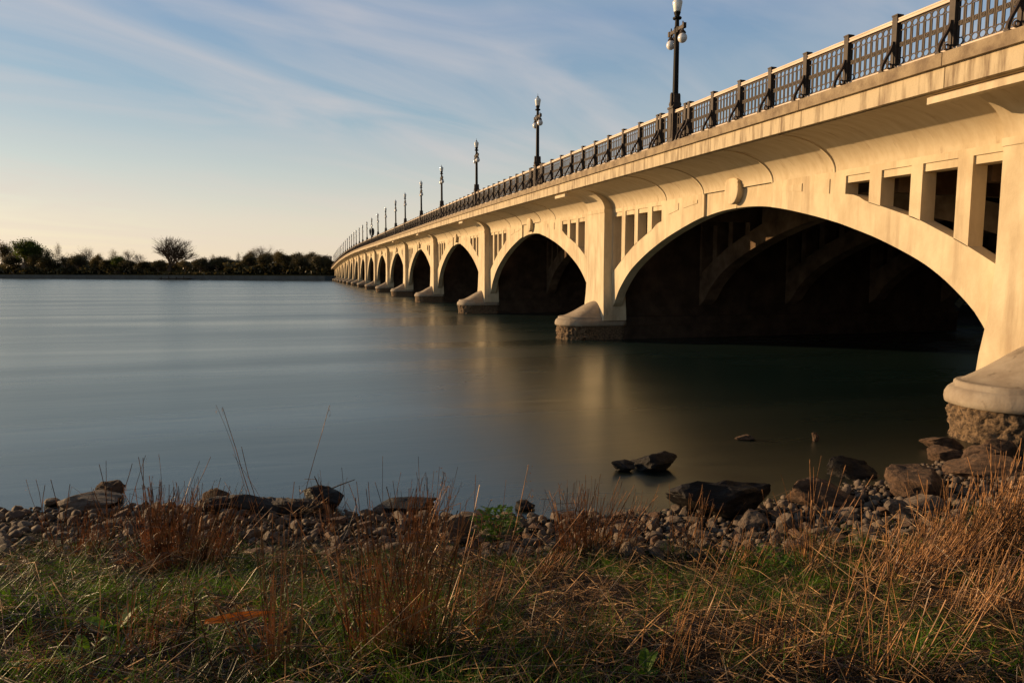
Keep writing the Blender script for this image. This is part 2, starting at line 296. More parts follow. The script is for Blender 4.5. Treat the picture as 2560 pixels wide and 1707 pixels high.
# ------------------------------------------------------------------ bridge
LS = 29.57
TB = [-60, -20, 14, 28, 47, 66, 84, 116, 162, 200, 243, 290, 342, 390, 440, 470]
ZB = [8.35, 9.02, 9.60, 9.84, 10.17, 10.47, 10.70, 11.05, 11.50, 11.88, 12.12, 11.98, 11.35, 10.25, 8.75, 8.0]
_tt = np.linspace(-60, 470, 1061); _zz = np.interp(_tt, TB, ZB)
for _ in range(3): _zz = np.convolve(np.pad(_zz, 12, mode='reflect', reflect_type='odd'), np.ones(25)/25, 'valid')
def gd(t): return float(np.interp(t, _tt, _zz))       # top of coping
PC = {0: -15.1, 1: 12.6}
for n in range(2, 17): PC[n] = 40.4+LS*(n-2)
XW = 18.15; XP = 17.6; XF = 15.62; XL = 15.5; XEND = 46.0
bridge = empty('arch_bridge', (18, 12.6, 0)); tag(bridge, 'long cream concrete arch bridge with iron railing crossing the river', 'bridge')
BI = Matrix.Translation((-18, -12.6, 0))
def bp(mb, name, m, parent=None, smooth=False):
    o = mb.build(name, m, None, smooth); o.parent = parent or bridge
    if not parent: o.matrix_parent_inverse = BI
    return o
DXn = [0, 0.24, 0.37, 0.486, 0.568, 0.667, 0.786, 0.856, 0.914, 0.951, 0.975, 0.994, 1.0]
DZn = [1.0, 0.937, 0.868, 0.802, 0.732, 0.639, 0.502, 0.392, 0.274, 0.192, 0.113, 0.04, 0.0]
EXn = [0, 0.50, 0.617, 0.749, 0.782, 0.889, 0.918, 1.0, 1.1]
EZn = [1.03, 0.985, 0.90, 0.783, 0.752, 0.617, 0.578, 0.456, 0.30]
for arr in (0,):
    pass
DXn2, DZn2, EXn2, EZn2 = [], [], [], []
def catmull(X, Z, k=8):
    P = [(X[0]-(X[1]-X[0]), Z[1] if X[0] == 0 else Z[0])]+list(zip(X, Z))+[(2*X[-1]-X[-2], 2*Z[-1]-Z[-2])]; ox, oz = [], []
    for i in range(1, len(P)-2):
        for j in range(k):
            t_ = j/k; q = [0.5*((2*P[i][c])+(-P[i-1][c]+P[i+1][c])*t_+(2*P[i-1][c]-5*P[i][c]+4*P[i+1][c]-P[i+2][c])*t_*t_+(-P[i-1][c]+3*P[i][c]-3*P[i+1][c]+P[i+2][c])*t_**3) for c in (0, 1)]
            ox.append(q[0]); oz.append(q[1])
    return ox+[X[-1]], oz+[Z[-1]]
DXn = [0, 0.12, 0.24, 0.37, 0.486, 0.568, 0.667, 0.786, 0.856, 0.914, 0.951, 0.975, 0.994, 1.0]
DZn = [1.0, 0.988, 0.945, 0.872, 0.795, 0.728, 0.637, 0.502, 0.396, 0.280, 0.192, 0.113, 0.04, 0.0]
DXn, DZn = catmull(DXn, DZn); EXn, EZn = catmull(EXn, EZn)
def arch_fn(c, half, zs, zc):
    def intr(t):
        u = min(abs(t-c)/half, 1.0); return zs+(zc-zs)*float(np.interp(u, DXn, DZn))
    def extr(t):
        u = abs(t-c)/half; return zs+(zc-zs)*float(np.interp(u, EXn, EZn))
    return intr, extr
def column(mb, t0, t1, b0, b1, a0, a1, x0, x1):
    mb.hexa([(x0, t0, b0), (x1, t0, b0), (x1, t1, b1), (x0, t1, b1), (x0, t0, a0), (x1, t0, a0), (x1, t1, a1), (x0, t1, a1)])
class Wall:      # plate in the Y-Z plane with clean outer faces only
    def __init__(s, x0, x1): s.x0 = x0; s.x1 = x1; s.mb = MB()
    def strip(s, ts, lo, hi, ends=(True, True), x0=None, capb=True, capt=True):
        x0 = s.x0 if x0 is None else x0; x1 = s.x1; v = []; n = len(ts)
        for t_ in ts: v += [(x0, t_, lo(t_)), (x0, t_, hi(t_)), (x1, t_, lo(t_)), (x1, t_, hi(t_))]
        f = []
        for i in range(n-1):
            a = i*4; b_ = a+4
            f += [(a, a+1, b_+1, b_), (a+2, b_+2, b_+3, a+3)]
            if capb: f.append((a, b_, b_+2, a+2))
            if capt: f.append((a+1, a+3, b_+3, b_+1))
        if ends[0]: f.append((0, 2, 3, 1))
        if ends[1]: a = (n-1)*4; f.append((a, a+1, a+3, a+2))
        s.mb.add(v, f)
def lin(a, b_, step=0.35):
    n = max(1, int(round((b_-a)/step))); return [a+(b_-a)*i/n for i in range(n+1)]
def covept(u, t, off=0.0):   # u 0 (fascia side) .. 1 (wall); ellipse quarter
    g_ = gd(t); a = u*math.pi/2
    x0 = 15.80; x1 = XW-off
    return (x0+(x1-x0)*math.sin(a), t, (g_-2.02)+(1.14)*math.cos(a))
def covestrip(mb, ts, off=0.0, seg=14, raise_=0.0):
    v = []; f = []
    for t_ in ts:
        for k_ in range(seg+1):
            x, y, z = covept(k_/seg, t_, off); v.append((x, y, z-raise_))
    for i in range(len(ts)-1):
        for k_ in range(seg):
            a = i*(seg+1)+k_; f.append((a, a+seg+1, a+seg+2, a+1))
    mb.add(v, f)
def coveside(mb, t_, off, seg=14):
    # closing side between the pier cove (off) and the wall cove (0)
    v = []; f = []
    for k_ in range(seg+1):
        v.append(covept(k_/seg, t_, off)); v.append(covept(k_/seg, t_, 0))
    v.append((XP, t_, gd(t_)-2.02))
    for k_ in range(seg): a = 2*k_; f.append((a, a+2, a+3, a+1))
    mb.add(v, f)
for n in range(0, 16):
    c0, c1 = PC[n], PC[n+1]; h0 = 1.3
    a, b_ = c0+h0, c1-h0
    sc = (a+b_)/2; half = (b_-a)/2-0.36; g0 = gd(sc)
    zs, zc = 2.05, g0-2.86
    intr, extr = arch_fn(sc, half, zs, zc)
    W = Wall(XW, XW+0.55)
    jut = 0.12
    def uz(t_): return gd(t_)-2.02
    wt_ = lambda t_: gd(t_)-2.48
    # windows: measured from the pier, mirrored
    wins = []
    for s0, s1 in ((0.42, 1.30), (1.77, 2.96), (3.38, 4.54), (5.03, 6.10)):
        s0 = s0-0.3 if s0 < 1 else s0
        if n == 0: pass
        wins.append((a+s0, a+s1)); wins.append((b_-s1, b_-s0))
    wins = [(x, y) for x, y in wins if extr((x+y)/2) < wt_((x+y)/2)-0.12]
    wins.sort()
    det = n <= 9
    # crown recess
    ra, rb = sc-2.5, sc+2.45
    # ribs
    lo_t = lin(a-0.05, b_+0.05, 0.25 if n < 6 else 0.6)
    def ext_c(t_): return min(extr(t_), wt_(t_)) if not (wins[0][0]-9 < 0) else extr(t_)
    wl = [x for x in wins if x[1] < sc]; wr = [x for x in wins if x[0] > sc]
    L0, L1 = wl[-1][1], wr[0][0]       # solid crown zone between
    cr_ = 0.03
    def crownstrip(t0, t1, x0, e=(True, True), lo=intr): W.strip(lin(t0, t1, 0.25), lo, uz, e, x0)
    # rib below the windows
    W.strip([a-0.05]+[t_ for t_ in lo_t if a < t_ < L0]+[L0], intr, lambda t_: min(extr(t_), wt_(t_)-0.1), (False, False))
    W.strip([L1]+[t_ for t_ in lo_t if L1 < t_ < b_]+[b_+0.05], intr, lambda t_: min(extr(t_), wt_(t_)-0.1), (False, False))
    crownstrip(L0, ra, XW, (True, True)); crownstrip(rb, L1, XW, (True, True))
    crownstrip(ra, sc-cr_, XW+jut, (False, True)); crownstrip(sc+cr_, rb, XW+jut, (True, False))
    # hinge notch filler above the crack (behind the shield)
    # posts between windows
    def posts(seq, e0, e1):
        edges = [e0]
        for x, y in seq: edges += [x, y]
        edges.append(e1)
        for i in range(0, len(edges), 2):
            p0, p1 = edges[i], edges[i+1]
            if p1-p0 < 0.02: continue
            W.strip([p0, p1], lambda t_: min(extr(t_), wt_(t_)-0.1)-0.02, lambda t_: wt_(t_)+0.24, (True, True))
    posts(wl, a-0.05, L0-0.0001); posts(wr, L1+0.0001, b_+0.05)
    # upper band and set-back lintels
    W.strip(lin(a-0.05, L0, 1.0), lambda t_: wt_(t_)+0.24, uz, (False, False)); W.strip(lin(L1, b_+0.05, 1.0), lambda t_: wt_(t_)+0.24, uz, (False, False))
    for x, y in wins: W.strip([x, y], wt_, lambda t_: wt_(t_)+0.24, (False, False), XW+0.06)
    wall = bp(W.mb, 'arch_span', MT['conc'])
    if det:
        # shallow raised-edge panels towards the crown (thin sunk outlines built as narrow reveals)
        if n > 3: det = False
        for sgn in (-1, 1):
            for q0, q1, dz0, dz1 in ((3.0, 4.3, 0.16, 0.30), (4.75, 5.75, 0.34, 0.52)):
                if not det: continue
                pm = MB(); t0 = sc+sgn*q0; t1 = sc+sgn*q1; zt = lambda t_: wt_(t_)+0.22
                p = [(t0, zt(t0)), (t1, zt(t1)), (t1, zt(t1)-dz1), (t0, zt(t0)-dz0)]
                pm.hexa([(XW-0.03, p[3][0], p[3][1]), (XW+0.05, p[3][0], p[3][1]), (XW+0.05, p[2][0], p[2][1]), (XW-0.03, p[2][0], p[2][1]),
                         (XW-0.03, p[0][0], p[0][1]), (XW+0.05, p[0][0], p[0][1]), (XW+0.05, p[1][0], p[1][1]), (XW-0.03, p[1][0], p[1][1])])
                bp(pm, 'relief_panel', MT['conc'], wall).matrix_parent_inverse = Matrix()
    # cove soffit
    cm = MB(); covestrip(cm, lin(a-0.01, b_+0.01, 1.0))
    if n < 10:      # thin raised ribs across the cove
        for tj in (ra-0.08, rb+0.03, sc-6.0, sc+6.0):
            v = []; f = []
            for k_ in range(15):
                for tt_, dz in ((tj, 0), (tj, 0.03), (tj+0.10, 0.03), (tj+0.10, 0)):
                    x, y, z = covept(k_/14, tt_); v.append((x-dz*0.6*(k_/14), y, z-dz))
            for k_ in range(14):
                for q in range(3): a_ = k_*4+q; f.append((a_, a_+4, a_+5, a_+1))
            cm.add(v, f)
    cv = bp(cm, 'cove_soffit', MT['cove'], wall, True); cv.matrix_parent_inverse = Matrix()
    # inner ribs and soffit vault (dark underside)
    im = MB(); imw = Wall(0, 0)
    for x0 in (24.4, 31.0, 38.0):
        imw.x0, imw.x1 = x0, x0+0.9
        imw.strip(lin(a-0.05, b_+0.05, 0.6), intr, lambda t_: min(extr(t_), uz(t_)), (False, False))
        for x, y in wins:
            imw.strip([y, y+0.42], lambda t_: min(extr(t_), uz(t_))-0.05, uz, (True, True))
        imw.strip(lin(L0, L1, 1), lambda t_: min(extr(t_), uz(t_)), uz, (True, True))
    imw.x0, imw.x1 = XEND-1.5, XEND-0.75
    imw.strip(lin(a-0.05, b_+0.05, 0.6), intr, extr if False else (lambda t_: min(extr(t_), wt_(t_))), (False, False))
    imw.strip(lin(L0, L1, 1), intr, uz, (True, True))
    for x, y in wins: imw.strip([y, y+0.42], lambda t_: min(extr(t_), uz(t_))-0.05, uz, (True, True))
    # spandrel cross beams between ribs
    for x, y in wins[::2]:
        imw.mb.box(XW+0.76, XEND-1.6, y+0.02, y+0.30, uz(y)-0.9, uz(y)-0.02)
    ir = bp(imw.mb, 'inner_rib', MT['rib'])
    # shield at the crown
    if n >= 1:
        sm = MB(); g_ = gd(sc); zt, zb = g_-1.62, g_-2.72; hw = 0.50; outl = []
        for i in range(25):
            a_ = math.pi*i/24; outl.append((math.cos(a_)*hw*-1, -math.sin(a_)**0.9*0.72))
        outl = [(-hw*0.96, 0.0)]+outl[1:-1]+[(hw*0.96, 0.0), (hw*1.0, 0.12), (hw*0.90, 0.17), (hw*0.98, 0.26), (hw*0.72, 0.36), (hw*0.3, 0.41), (-hw*0.3, 0.41), (-hw*0.72, 0.36), (-hw*0.98, 0.26), (-hw*0.90, 0.17), (-hw*1.0, 0.12)]
        zc_ = zb+0.72; N_ = len(outl)
        rings = [[(x_, sc+q[0]*s_, zc_+q[1]*s_) for q in outl] for x_, s_ in ((XW+0.3, 0.94), (XW-0.10, 0.99), (XW-0.17, 1.0), (XW-0.20, 0.98), (XW-0.21, 0.93))]
        sm.loft(rings); so_ = bp(sm, 'shield', MT['conc'], wall); so_.matrix_parent_inverse = Matrix()
# piers
for n in range(0, 17):
    c = PC[n]; g_ = gd(c); hw = 1.3
    pm = MB()
    # pilaster + full depth pier wall, slightly flared at the foot
    zt = lambda t_: gd(t_)-2.02
    lv = [(1.2, 0.30), (1.9, 0.24), (2.8, 0.11), (4.2, 0.0)]
    rings = []
    for z_, fl_ in lv+[(None, 0)]:
        if z_ is None: r_ = [(XP, c-hw, zt(c-hw)), (XP, c+hw, zt(c+hw)), (XW+0.9, c+hw, zt(c+hw)), (XW+0.9, c-hw, zt(c-hw))]
        else: r_ = [(XP-fl_*0.3, c-hw-fl_, z_), (XP-fl_*0.3, c+hw+fl_, z_), (XW+0.9, c+hw+fl_, z_), (XW+0.9, c-hw-fl_, z_)]
        rings.append([tuple(p_) for p_ in r_])
    pm.loft([r_ for r_ in rings])
    # cap band
    pm.hexa([(XP-0.035, c-hw-0.03, zt(c)-0.22), (XW+0.02, c-hw-0.03, zt(c)-0.22), (XW+0.02, c+hw+0.03, zt(c)-0.22+0.04), (XP-0.035, c+hw+0.03, zt(c)-0.22+0.04),
             (XP-0.035, c-hw-0.03, zt(c)-0.01), (XW+0.02, c-hw-0.03, zt(c)-0.01), (XW+0.02, c+hw+0.03, zt(c)+0.03), (XP-0.035, c+hw+0.03, zt(c)+0.03)])
    pier = bp(pm, 'pier', MT['conc'])
    cm = MB(); covestrip(cm, lin(c-hw, c+hw, 1.3), XW-XP); coveside(cm, c-hw, XW-XP); coveside(cm, c+hw, XW-XP)
    o_ = bp(cm, 'bracket_cove', MT['cove'], pier, True); o_.matrix_parent_inverse = Matrix()
    e0, e1 = (-2.6, 2.0) if n < 2 else (0.6, 2.4)
    bm_ = MB(); y0, y1 = c+e0, c+e1; zz = lambda t_: gd(t_)-0.98
    bm_.hexa([(15.72, y0, zz(y0)-0.17), (15.98, y0, zz(y0)-0.17), (15.98, y1, zz(y1)-0.17), (15.72, y1, zz(y1)-0.17), (15.72, y0, zz(y0)), (15.98, y0, zz(y0)+0.1), (15.98, y1, zz(y1)+0.1), (15.72, y1, zz(y1))])
    o_ = bp(bm_, 'corbel_bar', MT['conc'], pier); o_.matrix_parent_inverse = Matrix()
    # dark pier wall behind
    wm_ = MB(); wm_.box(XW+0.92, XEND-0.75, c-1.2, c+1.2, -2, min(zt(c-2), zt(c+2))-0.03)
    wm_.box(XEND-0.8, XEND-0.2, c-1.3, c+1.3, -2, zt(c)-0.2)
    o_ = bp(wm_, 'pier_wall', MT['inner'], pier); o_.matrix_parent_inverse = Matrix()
    # footing: rough base with rounded cap
    hr = 1.52 if n != 1 else 1.40; xc = 16.54 if n != 1 else 16.50; cpier = c; c = c-0.22 if n == 1 else c; nseg = 72 if n < 4 else 40
    def outline(r, z, wob=0.0, xb=19.1):
        pts = []
        for j in range(nseg+1):
            a_ = math.pi/2+math.pi*j/nseg
            k_ = 1.0
            if wob: k_ += wob*(noise.fractal(Vector((math.cos(a_)*6+n*9, math.sin(a_)*6, z*3.6)), 0.62, 2.1, 7))
            pts.append((xc+math.cos(a_)*r*k_, c+math.sin(a_)*r*k_, z))
        m_ = 8
        for j in range(1, m_+1): pts.append((xc+(xb-xc)*j/m_, c-r, z))
        for j in range(m_+1): pts.append((xb-(xb-xc)*j/(m_+1), c+r, z))
        return pts
    fm = MB(); lvls = np.linspace(-2, 0.90, 60 if n < 4 else 10)
    fm.loft([outline(hr-0.10-0.06*math.sin((z_+2)/3*math.pi), z_, 0.085) for z_ in lvls]); 
    capm = MB(); capm.loft([outline(r_, z_, 0.006) for r_, z_ in ((hr-0.10, 0.84), (hr, 0.87), (hr+0.015, 0.97), (hr, 1.10), (hr-0.05, 1.20), (hr-0.13, 1.27), (hr-0.18, 1.28), (hr-0.18, 1.38), (hr-0.23, 1.42))])
    ft = bp(capm, 'footing_cap', MT['cap'], pier); ft.matrix_parent_inverse = Matrix()
    for p_ in ft.data.polygons: p_.use_smooth = len(p_.vertices) == 4
    fb_ = bp(fm, 'footing_base', MT['base'], pier, True); fb_.matrix_parent_inverse = Matrix()
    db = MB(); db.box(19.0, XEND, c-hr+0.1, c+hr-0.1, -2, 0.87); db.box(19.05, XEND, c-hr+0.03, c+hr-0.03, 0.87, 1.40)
    o_ = bp(db, 'footing_body', MT['inner'], pier); o_.matrix_parent_inverse = Matrix()  # darker than the cap: dirt, plus under-deck shade put into the colour
    # swept saddle on the nose
    sm = MB(); v = []; f = []; nu, nv = 22, 20
    for i in range(nu+1):
        u = i/nu; x = xc-hr*0.72+u*(XP+0.3-xc+hr*0.72); 
        wid = min(math.sqrt(max(0, (hr-0.3)**2-max(0, xc-x)**2)), 1.2)
        hz = 1.0*(u*u*(3-2*u))**0.9
        for j in range(nv+1):
            q = -1+2*j/nv; v.append((x, c+q*wid, 1.41+hz*(max(0, 1-abs(q)**2.6))**0.8))
    for i in range(nu):
        for j in range(nv): a_ = i*(nv+1)+j; f.append((a_, a_+nv+1, a_+nv+2, a_+1))
    sm.add(v, f); o_ = bp(sm, 'footing_saddle', MT['cap'], pier, True); o_.matrix_parent_inverse = Matrix()
# (abutment at the far bank) and near bank
am = MB(); am.box(XW, XEND-1, PC[16]+1.2, PC[16]+60, -1, 7.0); bp(am, 'abutment', MT['inner'])
# fascia, coping, deck
TS, TE = -28.0, 505.0
def slab(mb, t0, t1, x0, x1, a_, b2, step=3.0):
    ts = lin(t0, t1, step)
    v = []; f = []
    for t_ in ts: g_ = gd(t_); v += [(x0, t_, g_+a_), (x1, t_, g_+a_), (x1, t_, g_+b2), (x0, t_, g_+b2)]
    for i in range(len(ts)-1):
        a = i*4
        for q in range(4): f.append((a+q, a+(q+1) % 4, a+4+(q+1) % 4, a+4+q))
    m_ = (len(ts)-1)*4; f += [(0, 3, 2, 1), (m_, m_+1, m_+2, m_+3)]; mb.add(v, f)
fm = MB(); lm = MB(); tj = 14.03-8*5.27
while tj < TE-1:
    gap = 0.012
    slab(fm, tj+gap, tj+5.27-gap, XF, XF+0.6, -0.86, -0.33, 2.6)
    slab(lm, tj+gap, tj+5.27-gap, XL, XF+0.7, -0.33, 0.0, 2.6)
    tj += 5.27
bp(fm, 'fascia', MT['fascia']); bp(lm, 'coping', MT['lip'])
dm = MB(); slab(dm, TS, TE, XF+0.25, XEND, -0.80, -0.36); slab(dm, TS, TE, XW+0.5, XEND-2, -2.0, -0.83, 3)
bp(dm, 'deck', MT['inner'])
rm = MB(); slab(rm, TS, TE, 19.0, 38.5, -0.35, -0.30); bp(rm, 'roadway', MT['road'])
pm_ = MB(); slab(pm_, TS, TE, XF+0.72, 18.9, -0.35, -0.05); slab(pm_, TS, TE, 38.6, XEND, -0.35, -0.05); bp(pm_, 'footway', MT['lip'])
# ---- railing
XR = 16.02
LT = [9.2, 28.22, 47.41, 65.75, 83.6, 99.1, 115.75, 128.4, 144.8, 160.85, 176.2, 190.5, 205.1, 218.4, 232.2, 243.8, 256.3, 268.2]
while LT[-1] < 425: LT.append(LT[-1]+14.3)
posts_t = []; panels = []
for i in range(len(LT)-1):
    a, b_ = LT[i], LT[i+1]
    a2, b2 = a+1.08, b_-1.08
    m_ = max(2, round((b2-a2-0.6)/1.83)); seq = [a2]+[a2+0.3+(b2-a2-0.6)*k_/m_ for k_ in range(m_+1)]+[b2]
    posts_t += seq
    panels.append((a+0.24, seq[0])); 
    for k_ in range(1, len(seq)-2): panels.append((seq[k_], seq[k_+1]))
    panels.append((seq[-1], b_-0.24))
last = LT[-1]+1.08
while last < 470: posts_t.append(last); panels.append((last, last+1.83)); last += 1.83
tt_ = LT[0]-1.08
while tt_ > -20: posts_t.append(tt_); panels.append((tt_-1.83, tt_)); tt_ -= 1.83
def post_mesh(mb, y, z):
    mb.box(XR-0.10, XR+0.10, y-0.085, y+0.085, z-0.02, z+1.56)
    mb.box(XR-0.115, XR+0.115, y-0.10, y+0.10, z+1.56, z+1.60)
    mb.box(XR-0.125, XR+0.125, y-0.11, y+0.11, z-0.02, z+0.06)
    mb.box(XR-0.125, XR-0.10, y-0.04, y+0.04, z+0.1, z+0.75)
def brace_mesh(mb, y, z, n=10):
    pts = []
    for i in range(n+1):
        u = i/n; s_ = u*u*(3-2*u)
        pts.append((XR-0.10-0.36*(1-s_)**1.0, z+0.05+0.82*u))
    w2 = 0.032; th = 0.055; v = []; f = []
    for x, zz in pts: v += [(x-th, y-w2, zz), (x+th*0.6, y-w2, zz), (x+th*0.6, y+w2, zz), (x-th, y+w2, zz)]
    for i in range(n):
        for q in range(4): a_ = i*4+q; f.append((a_, i*4+(q+1) % 4, (i+1)*4+(q+1) % 4, (i+1)*4+q))
    f += [(0, 3, 2, 1), (n*4, n*4+1, n*4+2, n*4+3)]; mb.add(v, f)
    mb.box(XR-0.515, XR-0.10, y-0.06, y+0.06, z-0.01, z+0.045)
    # small inner scroll
    ring(mb, XR-0.20, y, z+0.20, 0.085, 0.055, 0.025, axis='Y', n=10)
def ring(mb, x, y, z, ro, ri, th, axis='X', n=10, sh=0.0):
    v = []; f = []
    for j in range(n):
        a_ = 2*math.pi*j/n; c_, s_ = math.cos(a_), math.sin(a_)
        for r_, d_ in ((ro, -th), (ro, th), (ri, th), (ri, -th)):
            if axis == 'X': v.append((x+d_, y+c_*r_, z+s_*r_+sh*c_*r_))
            else: v.append((x+c_*r_, y+d_, z+s_*r_))
    for j in range(n):
        k_ = (j+1) % n
        for q in range(4): f.append((j*4+q, j*4+(q+1) % 4, k_*4+(q+1) % 4, k_*4+q))
    mb.add(v, f)
def panel_mesh(mb, y0, y1, full=True):
    y0 += 0.085; y1 -= 0.085; n = max(1, round((y1-y0)/0.2075)); p = (y1-y0)/n
    sl_ = (gd(y1)-gd(y0))/(y1-y0); G = lambda y: gd(y0)+(y-y0)*sl_
    def bar(ya, yb, za, zb, xa=-0.014, xb=0.014):
        mb.hexa([(XR+xa, ya, G(ya)+za), (XR+xb, ya, G(ya)+za), (XR+xb, yb, G(yb)+za), (XR+xa, yb, G(yb)+za), (XR+xa, ya, G(ya)+zb), (XR+xb, ya, G(ya)+zb), (XR+xb, yb, G(yb)+zb), (XR+xa, yb, G(yb)+zb)])
    bar(y0, y1, 0.20, 0.225); bar(y0, y1, 1.325, 1.36)
    for i in range(n+1):
        y = y0+p*i
        if full: bar(y-0.040, y-0.010, 0.40, 1.145); bar(y+0.010, y+0.040, 0.40, 1.145); bar(y-0.011, y+0.011, 0.225, 1.325, -0.005, 0.005)
        else: bar(y-0.036, y+0.036, 0.22, 1.33, -0.01, 0.01)
    for i in range(n):
        y = y0+p*(i+0.5); z = G(y)
        if full:
            ring(mb, XR, y, z+0.315, 0.104, 0.078, 0.012, n=12, sh=sl_); ring(mb, XR, y, z+1.235, 0.104, 0.078, 0.012, n=12, sh=sl_)
            bar(y-0.066, y+0.066, 0.70, 0.83, -0.012, 0.012)
            ring(mb, XR-0.012, y, z+0.765, 0.062, 0.042, 0.012, n=10, sh=sl_); ring(mb, XR-0.012, y, z+0.765, 0.022, 0.002, 0.010, n=6)
            for s1 in (-1, 1):
                for zq, d_ in ((0.40, 1), (1.145, -1)):
                    mb.add([(XR, y+s1*0.066, z+zq), (XR, y+s1*0.066, z+zq+0.05*d_), (XR, y+s1*0.030, z+zq)], [(0, 1, 2)])
        else:
            bar(y-0.066, y+0.066, 0.70, 0.83, -0.01, 0.01); bar(y-0.06, y+0.06, 1.14, 1.17, -0.01, 0.01); bar(y-0.06, y+0.06, 0.38, 0.41, -0.01, 0.01)
posts_t.sort(); panels.sort()
vis = [t_ for t_ in posts_t if t_ > 11.5]; first = set(vis[:100]); rest = MB(); restb = MB()
for t_ in posts_t:
    if t_ in first:
        mb = MB(); post_mesh(mb, t_, gd(t_)); po = bp(mb, 'railing_post', MT['iron'])
        mb = MB(); brace_mesh(mb, t_, gd(t_)); o_ = bp(mb, 'brace', MT['iron'], po); o_.matrix_parent_inverse = Matrix()
    else: post_mesh(rest, t_, gd(t_)); brace_mesh(rest, t_, gd(t_), 5)
tag(bp(rest, 'railing_post', MT['iron']), kind='stuff')
vis = [q for q in panels if q[0] > 11.0]; first = set(vis[:100]); rest = MB()
for q in panels:
    if q in first:
        mb = MB(); panel_mesh(mb, q[0], q[1], q[0] < 130); bp(mb, 'railing_panel', MT['iron'])
    else: panel_mesh(rest, q[0], q[1], False)
tag(bp(rest, 'railing_panel', MT['iron']), kind='stuff')
# cream top rail and bottom rail, cut at the posts
hm = MB(); sm_ = MB()
slab(hm, -20, 470, XR-0.085, XR+0.085, 1.36, 1.405, 2.0); slab(hm, -20, 470, XR-0.06, XR+0.06, 1.406, 1.44, 2.0); slab(hm, -20, 470, XR-0.075, XR+0.075, 1.441, 1.485, 2.0)
slab(sm_, -20, 470, XR-0.09, XR+0.09, 0.10, 0.185, 2.0)
bp(hm, 'handrail', MT['rail']); bp(sm_, 'bottom_rail', MT['rail'])
# far side railing, simple solid pattern seen edge on
fr = MB()
for t_ in np.arange(-20, 470, 1.83): fr.box(XEND-0.6, XEND-0.4, t_-0.08, t_+0.08, gd(t_)-0.1, gd(t_)+1.5)
slab(fr, -20, 470, XEND-0.56, XEND-0.46, 1.3, 1.45); slab(fr, -20, 470, XEND-0.56, XEND-0.46, 0.05, 0.15)
tag(bp(fr, 'far_railing', MT['iron']), kind='stuff')

# ------------------------------------------------------------------ street lamps
def make_lamp():
    r = empty('street_lamp')
    m_ = MB(); m_.box(-0.27, 0.27, -0.24, 0.24, -0.02, 0.12); m_.box(-0.22, 0.22, -0.20, 0.20, 0.12, 1.58); m_.box(-0.26, 0.26, -0.235, 0.235, 1.58, 1.66)
    m_.loft([[(sx*s_, sy*s_, z_) for sx, sy in ((-1, -1), (1, -1), (1, 1), (-1, 1))] for s_, z_ in ((0.20, 1.66), (0.155, 1.78), (0.145, 2.15), (0.16, 2.2), (0.12, 2.24))])
    for s_ in (-1, 1): m_.box(s_*0.22-0.03, s_*0.22+0.03, -0.1, 0.1, 0.3, 1.35); m_.box(-0.1, 0.1, s_*0.20-0.03, s_*0.20+0.03, 0.3, 1.35)
    for s_ in (-1, 1): m_.loft([[(s_*0.19+a_*k_, b2*k_*1.4, z_) for a_, b2 in ((-1, -1), (1, -1), (1, 1), (-1, 1))] for k_, z_ in ((0.05, 1.66), (0.075, 1.78), (0.045, 1.9), (0.04, 2.2), (0.02, 2.28))])
    m_.build('lamp_base', MT['iron'], r)
    m_ = MB(); n = 8
    m_.lathe((0, 0, 0), [(0.135, 2.2), (0.13, 2.4), (0.112, 5.05), (0.13, 5.08), (0.10, 5.15), (0.09, 5.42), (0.19, 5.46), (0.20, 5.52), (0.10, 5.57), (0.13, 5.66), (0.155, 5.74), (0.10, 5.76)], 10)
    m_.build('pole', MT['pole'], r)
    m_ = MB(); m_.box(-0.045, 0.045, -0.62, 0.62, 4.92, 5.06); m_.box(-0.07, 0.07, -0.16, 0.16, 4.86, 5.1)
    for s_ in (-1, 1):
        m_.box(-0.07, 0.07, s_*0.62-0.06, s_*0.62+0.06, 4.88, 5.10); m_.lathe((0, s_*0.5, 0), [(0.02, 5.22), (0.035, 5.16), (0.03, 5.06)], 6)
        m_.lathe((0, s_*0.5, 0), [(0.06, 4.92), (0.05, 4.84), (0.12, 4.77), (0.15, 4.70), (0.12, 4.68)], 10)
        m_.tube([(0, s_*0.14, 4.6), (0, s_*0.28, 4.72), (0, s_*0.34, 4.9)], 0.03)
    m_.build('arm', MT['iron'], r)
    for s_ in (-1, 1):
        m_ = MB(); m_.lathe((0, s_*0.5, 4.50), [(0.205*math.sin(math.pi*i/18)+0.001, -0.21*math.cos(math.pi*i/18)) for i in range(19)], 28); m_.build('globe', MT['globe'], r, True)
    m_ = MB(); m_.lathe((0, 0, 0), [(0.14, 5.76), (0.16, 5.80), (0.185, 5.95), (0.215, 6.10), (0.225, 6.18), (0.205, 6.22), (0.15, 6.27), (0.09, 6.33), (0.07, 6.36)], 16)
    ln = m_.build('lantern', MT['lantern'], r, True)
    m_ = MB(); m_.lathe((0, 0, 0), [(0.085, 6.36), (0.06, 6.40), (0.02, 6.44), (0.012, 6.60)], 8); m_.build('finial', MT['iron'], ln)
    return r
def copy_tree(o, parent=None):
    c = o.copy(); C.objects.link(c); c.parent = parent
    for ch in [x for x in o.children]: copy_tree(ch, c)
    return c
proto = make_lamp(); k = 0
